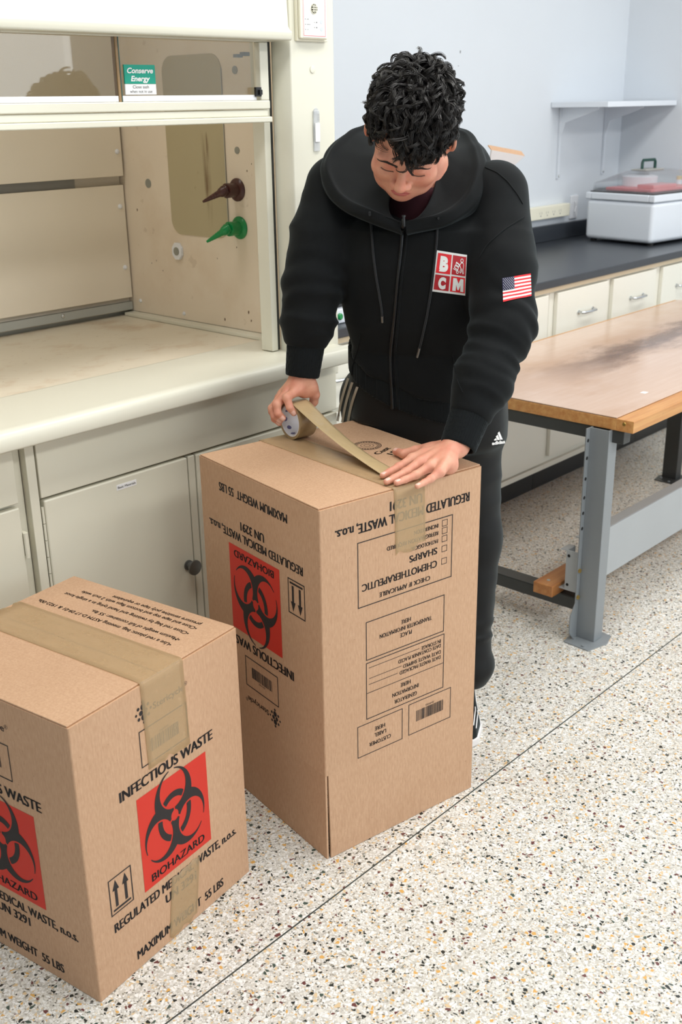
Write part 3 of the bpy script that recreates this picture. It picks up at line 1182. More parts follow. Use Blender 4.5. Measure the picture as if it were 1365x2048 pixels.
# water bath
bath = thing('water_bath', 'white steel water bath with clear hipped lid and dark green handle', 'water bath', (5.28, 2.73, .9215), math.radians(-7))
LX0, LX1, LY0, LY1 = -.265, .30, -.235, .165
mb = MB(); mb.box(LX0, LX1, LY0, LY1, .012, .205)
mb.build('body', M['white_steel'], bath, bevel=.022, seg=4, local=True)
mb = MB()
for a, b, c, d in ((LX0 - .004, LX1 + .004, LY0 - .004, LY0 + .03), (LX0 - .004, LX1 + .004, LY1 - .03, LY1 + .004), (LX0 - .004, LX0 + .03, LY0 + .03, LY1 - .03), (LX1 - .03, LX1 + .004, LY0 + .03, LY1 - .03)):
    mb.box(a, b, c, d, .206, .240)
mb.build('rim', M['white_steel'], bath, bevel=.006, local=True)
mb = MB(); mb.box(LX0 + .012, LX1 - .012, LY0 + .012, LY1 - .012, .2405, .245)
mb.build('gasket', M['dark_steel'], bath, local=True)
for a in (LX0 + .04, LX1 - .04):
    for b in (LY0 + .03, LY1 - .03):
        mb = MB(); mb.cyl((a, b, 0), (a, b, .0125), .016)
        mb.build('foot', M['rubber'], bath, local=True)
a0, a1, b0, b1 = LX0 + .02, LX1 - .02, LY0 + .02, LY1 - .02
V = [(a0, b0, .246), (a1, b0, .246), (a1, b1, .246), (a0, b1, .246),
     (a0 + .004, b0 + .004, .284), (a1 - .004, b0 + .004, .284), (a1 - .004, b1 - .004, .284), (a0 + .004, b1 - .004, .284),
     (a0 + .13, b0 + .13, .338), (a1 - .11, b0 + .13, .338), (a1 - .11, b1 - .10, .338), (a0 + .13, b1 - .10, .338)]
F = [(0, 1, 5, 4), (1, 2, 6, 5), (2, 3, 7, 6), (3, 0, 4, 7), (4, 5, 9, 8), (5, 6, 10, 9), (6, 7, 11, 10), (7, 4, 8, 11), (8, 9, 10, 11)]
mb = MB(); mb.add(V, F)
lid = mb.build('lid', M['clear'], bath, local=True, smooth=20)
md = lid.modifiers.new('thickness', 'SOLIDIFY'); md.thickness = .004
mb = MB(); mb.box(-.07, .09, -.04, .05, .3385, .344)
hp = mb.build('handle_plate', M['channel'], lid, bevel=.002, local=True)
mb = MB(); mb.tube([(-.045, .0, .344), (-.045, .0, .375), (-.038, .0, .386), (.058, .0, .386), (.065, .0, .375), (.065, .0, .344)], .0075, 10)
mb.build('lid_handle', plain('dark_green_plastic', srgb(24, 66, 58), .35), lid, local=True)
mb = MB(); mb.lathe([(0, .012), (.02, .012), (.022, .020), (.034, .020), (.036, .012), (.05, .012)], (.10, LY0, .055), (0, -1, 0), 18)
mb.build('drain_valve', M['ivory'], bath, bevel=.001, local=True)
ca, sa = math.cos(math.radians(-7)), math.sin(math.radians(-7))
bw = lambda x, y, z: (5.28 + ca * x - sa * y, 2.73 + sa * x + ca * y, .9215 + z)
tray = thing('tube_rack', 'pink plastic rack under the clear water bath lid', 'rack', bw(-.02, .0, .2455))
mb = MB(); mb.box(-.20, .19, -.17, .10, .246, .262, bw); mb.box(-.18, .02, -.165, -.072, .262, .280, bw)
mb.build('rack_body', M['pink'], tray, bevel=.004)
tub = thing('plastic_tub', 'white round tub standing on the pink rack in the water bath', 'tub', bw(-.03, .06, .262))
mb = MB(); mb.lathe([(0, .085), (.03, .086), (.045, .088), (.05, .08), (.055, .05)], bw(-.02, .025, .2625), (0, 0, 1), 28)
mb.build('tub_body', M['white'], tub)
bot = thing('small_bottle', 'small yellow-capped bottle inside the water bath', 'bottle', bw(.20, -.05, .246))
mb = MB(); mb.lathe([(0, .016), (.03, .016), (.036, .012)], bw(.215, -.05, .2465), (0, 0, 1), 16)
mb.build('bottle_body', M['white'], bot)
mb = MB(); mb.lathe([(0, .014), (.018, .014)], bw(.215, -.05, .2825), (0, 0, 1), 16)
mb.build('bottle_cap', M['yellow'], bot)

# bench instrument glimpsed between arm and torso
ins = thing('bench_instrument', 'white bench instrument with black drum and green button behind the right arm', 'instrument', (2.62, 2.55, .9215))
mb = MB(); mb.box(2.42, 2.82, 2.40, 2.72, .9215, .970)
ib = mb.build('base', M['white_steel'], ins, bevel=.005)
mb = MB(); mb.lathe([(0, .15), (.02, .155), (.09, .155), (.12, .14), (.14, .10)], (2.62, 2.57, .9705), (0, 0, 1), 32)
mb.build('drum', M['black'], ins)
mb = MB(); mb.lathe([(0, .011), (.006, .011), (.009, .008)], (2.605, 2.40, .946), (0, -1, 0), 18)
mb.build('green_button', M['green'], ib)

# open carton on the bench behind the man
oc = thing('open_carton', 'open brown carton on the bench behind the man, one flap sticking out', 'carton', (3.5, 2.68, .9215))
mb = MB()
X0, X1, Y0, Y1, Z0, Z1 = 3.32, 3.69, 2.50, 2.85, .9215, 1.335
for q in ((X0, X0 + .005, Y0, Y1), (X1 - .005, X1, Y0, Y1), (X0 + .005, X1 - .005, Y0, Y0 + .005), (X0 + .005, X1 - .005, Y1 - .005, Y1)):
    mb.box(q[0], q[1], q[2], q[3], Z0, Z1)
mb.box(X0 + .005, X1 - .005, Y0 + .005, Y1 - .005, Z0, Z0 + .005)
mb.build('carton_body', M['cardboard'], oc, smooth=0)
mb = MB()
# front flap standing up and outwards, its printed side gray, the torn end tan
A, B_, C_, D_ = [V3(q) for q in ((3.56, 2.485, 1.425), (3.787, 2.485, 1.3935), (3.69, 2.492, 1.345), (3.56, 2.497, 1.338))]
up = V3((.004, .020, .018))
mb.mat(M['grayboard'])
Q = [A, B_, C_, D_]
W_ = [q + V3((0, .005, .001)) for q in Q]
mb.add(Q + W_, [(0, 1, 2, 3), (7, 6, 5, 4), (1, 5, 6, 2), (2, 6, 7, 3), (3, 7, 4, 0)])
mb.mat(M['cardboard'])
mb.add([A, B_, B_ + up, A + up, A + V3((0, .005, .001)), B_ + V3((0, .005, .001)), B_ + up + V3((0, .002, -.004)), A + up + V3((0, .002, -.004))], [(0, 1, 2, 3), (7, 6, 5, 4), (1, 5, 6, 2), (2, 6, 7, 3), (3, 7, 4, 0)])
fl = mb.build('flap', None, oc, smooth=0)

# ================================================================= steel-legged table
tb = thing('work_table', 'wooden work table with clear-sheeted stained top on gray steel legs', 'table', (3.7, 1.83, 0))
TX0, TX1, TY0, TY1, TZ = 2.775, 4.72, 1.412, 2.25, .730
mb = MB()
mb.box(TX0, TX1, TY0, TY0 + .055, TZ - .036, TZ)
mb.box(TX0, TX1, TY1 - .05, TY1, TZ - .036, TZ)
mb.box(TX0, TX1, TY0 + .055, TY1 - .05, TZ - .036, TZ - .001)
top = mb.build('table_top', M['wood_edge'], tb, bevel=.0015)
mb = MB(); mb.box(TX0 + .001, TX1 - .001, TY0 + .056, TY1 - .02, TZ + .0003, TZ + .0032)
mb.build('clear_sheet', M['sheet'], top, bevel=.0006)
mb = MB(); mb.lathe([(0, .006), (.002, .005)], (TX0 - .0002, TY0 + .03, TZ - .012), (-1, 0, 0), 12)
mb.build('corner_screw', M['brass'], top)
mb = MB()
FT = lambda u, v: (u, v, TZ + .0036)
rect(mb, 3.075, 3.098, 1.535, 1.553, FT)
mb.build('paper_scrap', M['paper'], top, smooth=0, recalc=False)


def leg(x, y, sx, mat):
    """C-section leg with flanges, foot plate and bolt holes; sx: which way the channel faces"""
    mb = MB()
    w, d, t = .066, .05, .004
    mb.box(x, x + t, y, y + w, .004, TZ - .037)
    mb.box(x + (t if sx > 0 else -d), x + (d if sx > 0 else 0), y, y + t, .004, TZ - .037)
    mb.box(x + (t if sx > 0 else -d), x + (d if sx > 0 else 0), y + w - t, y + w, .004, TZ - .037)
    o = mb.build('leg', M[mat], tb, bevel=.001)
    mb = MB()
    mb.prism([(x - .06, y - .015), (x + .02, y - .035), (x + .075, y - .02), (x + .085, y + .05), (x + .01, y + .085), (x - .055, y + .075)], 2, 0, .0038)
    mb.build('foot_plate', M[mat], o)
    mb = MB()
    for q in ((x - .045, y + .01), (x - .02, y + .06)):
        mb.cyl((q[0], q[1], .0038), (q[0], q[1], .008), .006, seg=8)
    mb.build('plate_bolt', M['steel'], o)
    return o


lg = leg(2.762, 1.480, 1, 'steel')
# flange along the leg's end face, with a row of holes
mb = MB(); mb.prism([(2.761, .004), (2.740, .004), (2.718, .03), (2.718, .09), (2.744, .125), (2.741, TZ - .037), (2.761, TZ - .037)], 1, 1.542, 1.546)
fl = mb.build('leg_flange', M['steel'], lg, bevel=.0006)
mb = MB()
for z in (.375, .425, .475, .535, .60, .655):
    mb.lathe([(0, .0055), (.0006, .0055)], (2.751, 1.5418, z), (0, -1, 0), 12)
mb.build('bolt_hole', M['rubber'], fl, smooth=0)
mb = MB()
for z in (.235, .145):
    mb.lathe([(0, .007), (.005, .007)], (2.751, 1.5418, z), (0, -1, 0), 8)
mb.build('leg_bolt', M['brass'], fl)
leg(2.762, 2.14, 1, 'dark_steel')
leg(4.37, 1.480, 1, 'steel')
leg(4.37, 2.00, 1, 'dark_steel')
mb = MB()
mb.box(2.78, 2.82, TY0 + .03, TY1 - .03, TZ - .076, TZ - .0365)
mb.build('end_bracket', M['dark_steel'], tb, bevel=.002)
mb = MB(); mb.prism([(2.815, TZ - .0365), (2.89, TZ - .0365), (2.815, TZ - .085)], 1, 1.484, 1.494)
mb.build('knee_brace', M['dark_steel'], tb)
mb = MB(); mb.box(2.775, 2.795, 1.5465, 2.138, .085, .125); mb.box(2.775, 2.83, 1.5465, 2.138, .1255, .128)
mb.build('end_stretcher', M['dark_steel'], tb, bevel=.002)
# long sheet-metal stretcher between the end frames
mb = MB()
mb.box(2.815, 4.40, 1.556, 1.560, .145, .315)
mb.box(2.815, 4.40, 1.560, 1.60, .311, .315)
mb.box(2.815, 4.40, 1.560, 1.60, .145, .149)
PALE = plain('pale_gray_steel', srgb(172, 177, 180), .4)
mb.build('long_stretcher', PALE, tb, bevel=.002)
mb = MB(); mb.box(2.725, 3.02, 1.617, 1.688, .1285, .166)
wbk = mb.build('wood_block', M['wood_block'], tb, bevel=.003)
mb = MB(); mb.lathe([(0, .006), (.002, .005)], (2.762, 1.655, .1662), (0, 0, 1), 10)
mb.build('block_screw', M['channel'], wbk)
mb = MB()
mb.box(2.764, 2.768, 1.556, 1.598, .150, .286)
mb.box(2.768, 2.812, 1.594, 1.598, .150, .286)
mb.box(2.764, 2.812, 1.598, 1.618, .282, .286)
mb.box(2.764, 2.812, 1.598, 1.618, .150, .154)
ep = mb.build('stretcher_end_plate', PALE, tb, bevel=.001)
mb = MB()
for z in (.170, .268):
    mb.lathe([(0, .005), (.0006, .005)], (2.7638, 1.588, z), (-1, 0, 0), 10)
mb.build('plate_hole', M['rubber'], ep, smooth=0)
# ================================================================= cartons
def carton_frames(W, D, base):
    """local face frames: front (y=0, u along x), left (x=0, u runs from the back edge to the near edge)"""
    return dict(
        front=lambda o: (lambda u, v: (u, -o, v)),
        left=lambda o: (lambda u, v: (-o, D - u, v)),
        top=lambda o: (lambda u, v: (u, v, base + o)))


def side_print(root, fn, width, z0, flip, du=0.0, dv=0.0, full=True):
    """the printed side panel: trademark, barcode box, warning words, red square, arrows"""
    k = width / .455
    top = .607

    def tr(u, v):
        u, v = u * k + du, v + dv
        if flip:
            return width - u, z0 + top - v
        return u, z0 + v

    def mk(o):
        g = fn(o)
        return lambda u, v: g(*tr(u, v))
    P = mk(.0005)
    sq = MB(); rect(sq, .139, .337, .162, .376, P)
    sqo = sq.build('biohazard_label', M['red_print'], root, smooth=0, local=True, recalc=False)
    P2 = mk(.0009)
    s = .0041
    b = MB(); b.add([P2(.237 + x * s * .86, .284 + y * s) for x, y in BIO[0]], BIO[1])
    b.build('biohazard_symbol', M['black_print'], sqo, smooth=0, local=True, recalc=False)
    b = MB(); letter(b, 'BIOHAZARD', .160, .317, .182, .0185, P2, .03)
    b.build('biohazard_lettering', M['black_print'], sqo, smooth=0, local=True, recalc=False)
    for nm, s_, u0, u1, v0, ch in (('infectious_waste_lettering', 'INFECTIOUS WASTE', .098, .362, .4055, .0235), ('regulated_waste_lettering', 'REGULATED MEDICAL WASTE, n.o.s.', .053, .417, .137, .0215),
                                   ('shipping_number', 'UN 3291', .192, .285, .1075, .0215), ('weight_limit_lettering', 'MAXIMUM WEIGHT  55 LBS', .103, .366, .0345, .0215)):
        b = MB(); letter(b, s_, u0, u1, v0, ch, P, .048)
        b.build(nm, M['black_print'], root, smooth=0, local=True, recalc=False)
    b = MB(); frame(b, .161, .293, .434, .513, .0024, P)
    x = .186
    r = random.Random(3)
    while x < .268:
        w = r.choice((.001, .001, .002, .003))
        rect(b, x, x + w, .456, .484, P)
        x += w + r.choice((.001, .0014, .002))
    letter(b, '-SNW65', .212, .240, .4885, .005, P, .01)
    b.build('barcode_print', M['black_print'], root, smooth=0, local=True, recalc=False)
    b = MB(); frame(b, .049, .109, .167, .2495, .0026, P)
    rect(b, .056, .102, .174, .1785, P)
    for cx in (.0665, .0915):
        rect(b, cx - .0035, cx + .0035, .182, .222, P)
        b.add([P(cx - .0085, .220), P(cx + .0085, .220), P(cx, .2425)], [(0, 1, 2)])
    b.build('this_way_up_arrows', M['black_print'], root, smooth=0, local=True, recalc=False)
    b = MB()
    for row, rr in ((0, (0.0028, .0052, .0052, .0028)), (1, (.0036, .0068, .0036)), (-1, (.0036, .0068, .0036)), (2, (.0034,)), (-2, (.0034,))):
        n = len(rr)
        for i, q in enumerate(rr):
            disc(b, .178 + (i - (n - 1) / 2) * .0128, .5485 + row * .0108, q, P, 14)
    letter(b, 'Stericycle', .203, .289, .5485, .0145, P, .018)
    th = [2 * math.pi * i / 20 for i in range(20)]
    cxr, cyr = .2945, .553
    for i in range(20):
        a, c = th[i], th[(i + 1) % 20]
        b.add([P(cxr + rr * math.cos(q), cyr + rr * math.sin(q)) for rr, q in ((.0045, a), (.0045, c), (.0038, c), (.0038, a))], [(0, 1, 2, 3)])
    letter(b, 'R', cxr - .0018, cxr + .002, cyr, .0045, P, .01)
    b.build('trademark_print', M['black_print'], root, smooth=0, local=True, recalc=False)


def tape_mesh(name, path, width_vec, parent, mat, ragged=0.0, thick=.0005, seed=1):
    """ribbon of tape along path (centres), width_vec full width; both surfaces"""
    r = random.Random(seed)
    P = [V3(p) for p in path]
    w = V3(width_vec)
    K = 9
    vs, fs = [], []
    for i, p in enumerate(P):
        for k in range(K):
            t = k / (K - 1) - .5
            q = p + w * t
            if ragged and i in (0, len(P) - 1):
                d = (P[1] - P[0]) if i == 0 else (P[-2] - P[-1])
                q = q + d / np.linalg.norm(d) * r.uniform(0, ragged)
            vs.append(q)
    for i in range(len(P) - 1):
        for k in range(K - 1):
            fs.append((i * K + k, i * K + k + 1, (i + 1) * K + k + 1, (i + 1) * K + k))
    mb = MB(); mb.add(vs, fs)
    o = mb.build(name, M[mat], parent, smooth=50, local=True, recalc=False)
    md = o.modifiers.new('thickness', 'SOLIDIFY'); md.thickness = thick; md.offset = 0
    return o


def lin(a, b, n):
    a, b = V3(a), V3(b)
    return [a + (b - a) * i / (n - 1) for i in range(n)]


def shell(root, W, D, z0, z1, name='carton_body'):
    r = .0035
    pl = []
    for cx, cy, a0 in ((W - r, D - r, 0), (r, D - r, 90), (r, r, 180), (W - r, r, 270)):
        for k in range(4):
            a = math.radians(a0 + 30 * k)
            pl.append((cx + r * math.cos(a), cy + r * math.sin(a)))
    mb = MB(); mb.prism(pl, 2, z0, z1 - .004)
    o = mb.build(name, M['cardboard'], root, local=True, smooth=40)
    mb = MB(); mb.box(.0022, W * .0 + W - .0022, .004, D - .004, z1 - .0043, z1 - .0034)
    mb.build('top_crease', M['cardboard_edge'], root, smooth=0, local=True)
    return o


# ---- tall carton, upside down on its open flaps
W1, D1, H1 = .4475, .475, .8445
b1 = thing('cardboard_carton', 'tall waste carton standing upside down in front of the man, being taped shut', 'carton', (1.451, 1.40, 0), math.radians(-10.5), 'medical waste cartons')
FZ = .218
shell(b1, W1, D1, FZ, H1)
for s in (0, 1):
    mb = MB(); mb.box((.0012 if s == 0 else W1 / 2 + .0015), (W1 / 2 - .0015 if s == 0 else W1 - .0012), .005, D1 - .005, H1 - .0035, H1)
    mb.build('top_flap', M['cardboard'], b1, bevel=.0012, local=True)
g = .0085
def leaning(fn):
    return fn
mb = MB(); mb.add([(g, .0, FZ), (W1 - .002, .0, FZ), (W1 - .004, -.002, .001), (g + .001, -.003, .001), (g, .005, FZ), (W1 - .002, .005, FZ), (W1 - .004, .003, .001), (g + .001, .002, .001)],
                  [(0, 1, 2, 3), (7, 6, 5, 4), (0, 4, 5, 1), (2, 6, 7, 3), (1, 5, 6, 2), (0, 3, 7, 4)])
mb.build('bottom_flap', M['cardboard'], b1, smooth=0, local=True)
mb = MB(); mb.add([(.0, .0005, FZ), (.0, D1 - .003, FZ), (-.001, D1 - .003, .001), (-.001, -.001, .001), (.005, .0005, FZ), (.005, D1 - .003, FZ), (.004, D1 - .003, .001), (.004, -.001, .001)],
                  [(0, 1, 2, 3), (7, 6, 5, 4), (0, 4, 5, 1), (2, 6, 7, 3), (1, 5, 6, 2), (0, 3, 7, 4)])
mb.build('bottom_flap', M['cardboard'], b1, smooth=0, local=True)
mb = MB(); mb.box(W1 - .005, W1, .008, D1 - .004, .001, FZ)
mb.build('bottom_flap', M['cardboard'], b1, smooth=0, local=True)
mb = MB(); mb.box(.006, W1 - .006, D1 - .005, D1, .001, FZ)
mb.build('bottom_flap', M['cardboard'], b1, smooth=0, local=True)
fr1 = carton_frames(W1, D1, H1)
side_print(b1, fr1['left'], D1, H1 - .607, True, du=.007, dv=.021)
# the form panel on the front (all upside down)
P = fr1['front'](.0005)
mb = MB(); letter(mb, 'REGULATED MEDICAL WASTE, n.o.s.', .038, .412, .7775, .0225, P, .048, flip=True)
mb.build('regulated_waste_lettering', M['black_print'], b1, smooth=0, local=True, recalc=False)
mb = MB(); letter(mb, 'UN 3291', .182, .272, .807, .0225, P, .048, flip=True)
mb.build('shipping_number', M['black_print'], b1, smooth=0, local=True, recalc=False)
mb = MB()
frame(mb, .095, .3625, .597, .748, .0022, P)
for v in (.733, .715, .696, .672, .642):
    frame(mb, .331, .347, v - .0075, v + .0075, .0013, P)
for s, a, b, v, h in (('INCINERATION', .250, .320, .731, .0098), ('REFRIGERATION REQUIRED', .174, .320, .7135, .0098), ('PATHOLOGICAL', .241, .320, .695, .0098),
                      ('SHARPS', .237, .318, .672, .0165), ('CHEMOTHERAPEUTIC', .106, .318, .641, .0175), ('CHECK IF APPLICABLE', .153, .298, .612, .0115)):
    letter(mb, s, a, b, v, h, P, .034, flip=True)
mb.build('check_box_form', M['black_print'], b1, smooth=0, local=True, recalc=False)
mb = MB()
frame(mb, .116, .3425, .466, .559, .0020, P)
for s, a, b, v in (('PLACE', .212, .246, .496), ('TRANSPORTER INFORMATION', .154, .305, .512), ('HERE', .215, .243, .528)):
    letter(mb, s, a, b, v, .0105, P, .028, flip=True)
mb.build('transporter_form', M['black_print'], b1, smooth=0, local=True, recalc=False)
mb = MB()
frame(mb, .1155, .3445, .319, .460, .0020, P)
rect(mb, .1155, .3445, .3838, .3852, P)
for s, a, b, v in (('IN STORAGE', .275, .334, .4437), ('DATE CONTAINER PLACED', .207, .334, .432), ('DATE WASTE SHIPPED', .221, .334, .416), ('DATE WASTE PACKAGED', .211, .334, .4025)):
    letter(mb, s, a, b, v, .0095, P, .028, flip=True)
for a, b, v in ((.123, .269, .446), (.124, .217, .4195), (.123, .205, .405)):
    rect(mb, a, b, v - .0006, v + .0006, P)
for s, a, b, v in (('GENERATOR', .196, .263, .334), ('INFORMATION', .190, .268, .3525), ('HERE', .214, .244, .3705)):
    letter(mb, s, a, b, v, .0105, P, .028, flip=True)
mb.build('date_form', M['black_print'], b1, smooth=0, local=True, recalc=False)
mb = MB()
frame(mb, .090, .2205, .2285, .3095, .0018, P)
for s, a, b, v in (('CUSTOMER', .123, .186, .251), ('LABEL', .138, .172, .2695), ('HERE', .139, .169, .286)):
    letter(mb, s, a, b, v, .0105, P, .028, flip=True)
mb.build('customer_form', M['black_print'], b1, smooth=0, local=True, recalc=False)
mb = MB()
frame(mb, .2385, .369, .2295, .3115, .0018, P)
x = .262
r_ = random.Random(5)
while x < .344:
    w = r_.choice((.001, .001, .002, .003))
    rect(mb, x, x + w, .2585, .287, P)
    x += w + r_.choice((.001, .0014, .002))
letter(mb, '-SNW65', .290, .318, .2915, .0052, P, .01, flip=True)
mb.build('barcode_print', M['black_print'], b1, smooth=0, local=True, recalc=False)
# prints on the top
P = fr1['top'](.0005)
mb = MB()
for ra, rb in ((.034, .0325), (.0305, .0298), (.0245, .0235), (.016, .015), (.008, .007)):
    for i in range(28):
        a, c = 2 * math.pi * i / 28, 2 * math.pi * (i + 1) / 28
        mb.add([P(.340 + q * math.cos(t), .275 + q * math.sin(t)) for q, t in ((ra, a), (ra, c), (rb, c), (rb, a))], [(0, 1, 2, 3)])
for i in range(26):
    a = 2 * math.pi * i / 26
    rect(mb, .340 + .0275 * math.cos(a) - .0013, .340 + .0275 * math.cos(a) + .0013, .275 + .0275 * math.sin(a) - .0018, .275 + .0275 * math.sin(a) + .0018, P)
mb.build('maker_stamp', M['black_print'], b1, smooth=0, local=True, recalc=False)
mb = MB()
FR = lambda u, v: P(.33 + (u * .94 - v * .34), .20 + (u * .34 + v * .94))
letter(mb, 'Cust', -.012, .046, .016, .017, FR, .03)
letter(mb, '15', .002, .030, -.012, .016, FR, .03)
mb.build('top_marking', M['black_print'], b1, smooth=0, local=True, recalc=False)
# old strip of tape along the seam and down the front
o = .0011
tape_mesh('packing_tape', [(.206, D1 + o, H1 - .05), (.206, D1 + o, H1 - .012), (.208, D1 - .002, H1 + o)] + lin((.209, D1 - .02, H1 + o), (.232, .02, H1 + o), 14) +
          [(.234, .003, H1 + o), (.235, -o, H1 - .003)] + lin((.236, -o, H1 - .015), (.241, -o, .688), 9), (.085, 0, 0), b1, 'tape', .022, seed=4)
mb = MB(); rr = random.Random(2)
cx, cy = .238, .18
mb.add([P(.255 + rr.uniform(-.012, .012) , .215 + rr.uniform(-.008, .008)) for k in range(6)], [(0, 2, 4), (1, 3, 5), (0, 3, 4)])
mb.build('green_label_shred', plain('lime_shred', srgb(150, 190, 60), .6), b1, smooth=0, local=True, recalc=False)

# ---- lower carton at the left, upright and taped
W2, D2, H2 = .4535, .478, .6075
b2 = thing('cardboard_carton', 'shorter upright waste carton at lower left, already taped across its top', 'carton', (.858, 1.4375, 0), math.radians(8.2), 'medical waste cartons')
shell(b2, W2, D2, .001, H2)
for s in (0, 1):
    mb = MB(); mb.box((.0012 if s == 0 else W2 / 2 + .001), (W2 / 2 - .001 if s == 0 else W2 - .0012), .005, D2 - .005, H2 - .0035, H2)
    mb.build('top_flap', M['cardboard'], b2, bevel=.0012, local=True)
fr2 = carton_frames(W2, D2, H2)
side_print(b2, fr2['front'], W2, 0, False)
side_print(b2, fr2['left'], D2, 0, False, du=-.002, dv=-.002)
P = fr2['top'](.0005)
mb = MB()
FR = lambda u, v: P(v, .50 - u)     # reads from the far side
rows = [('\u2022Use a red plastic bag, meeting ASTM D-17 09-01 & 1922-00a.', .443, .057, .3205), ('\u2022Maxium weight of full container: 55 lbs.', .306, .057, .3455),
        ('\u2022Close red bag by twisting and hand tying in a single knot', .420, .060, .3755), ('\u2022Close and tape top and bottom flaps with 2 inch wide', .394, .061, .401),
        ('pressure sensitive poly tape or equivalent', .319, .068, .420)]
for s, b, a, x in rows:
    # first letter at the near edge, running to the back edge
    letter(mb, s, a, b, x, .0115, lambda u, v, x=x: P(2 * x - v, u), .016)
vs = mb.v
mb.build('handling_text', M['black_print'], b2, smooth=0, local=True, recalc=False)
tape_mesh('packing_tape', lin((.236, D2 - .002, H2 + o), (.234, .012, H2 + o), 14) + [(.233, .002, H2 + o * .9), (.232, -o, H2 - .004)] + lin((.232, -o, H2 - .014), (.236, -o, .415), 9), (.116, 0, 0), b2, 'tape', .014, seed=8)
tape_mesh('packing_tape', lin((.256, -o, .152), (.234, -o, .002), 9), (.084, 0, .0), b2, 'tape', .012, seed=11)
# ================================================================= implicit surfaces for the figure and clothes
def smin(a, b, k):
    h = np.clip(.5 + .5 * (b - a) / k, 0, 1)
    return b + (a - b) * h - k * h * (1 - h)


def smax(a, b, k):
    return -smin(-a, -b, k)


def cone(p, a, b, ra, rb):
    """capsule whose radius runs from ra to rb"""
    a, b = V3(a), V3(b)
    d = b - a
    t = np.clip(((p - a) @ d) / (d @ d), 0, 1)
    return np.linalg.norm(p - a - t[:, None] * d, axis=1) - (ra + (rb - ra) * t)


def chain(p, pts, rad, k=.004):
    f = None
    for i in range(len(pts) - 1):
        g = cone(p, pts[i], pts[i + 1], rad[i], rad[i + 1])
        f = g if f is None else smin(f, g, k)
    return f


def ell(p, c, r, R=None):
    q = p - V3(c)
    if R is not None:
        q = q @ R
    r = V3(r)
    k0 = np.linalg.norm(q / r, axis=1)
    k1 = np.linalg.norm(q / (r * r), axis=1) + 1e-9
    return k0 * (k0 - 1) / k1


def _hash(i, j, k):
    n = (i * 374761393 + j * 668265263 + k * 1274126177) & 0x7fffffff
    n = ((n ^ (n >> 13)) * 1274126177) & 0x7fffffff
    return ((n ^ (n >> 16)) & 0xffff) / 65535.0


def vnoise(p):
    """smooth value noise in -1..1"""
    q = np.floor(p).astype(np.int64)
    f = p - q
    f = f * f * (3 - 2 * f)
    out = 0
    for dx in (0, 1):
        for dy in (0, 1):
            for dz in (0, 1):
                w = (f[:, 0] if dx else 1 - f[:, 0]) * (f[:, 1] if dy else 1 - f[:, 1]) * (f[:, 2] if dz else 1 - f[:, 2])
                out = out + w * _hash(q[:, 0] + dx, q[:, 1] + dy, q[:, 2] + dz)
    return out * 2 - 1


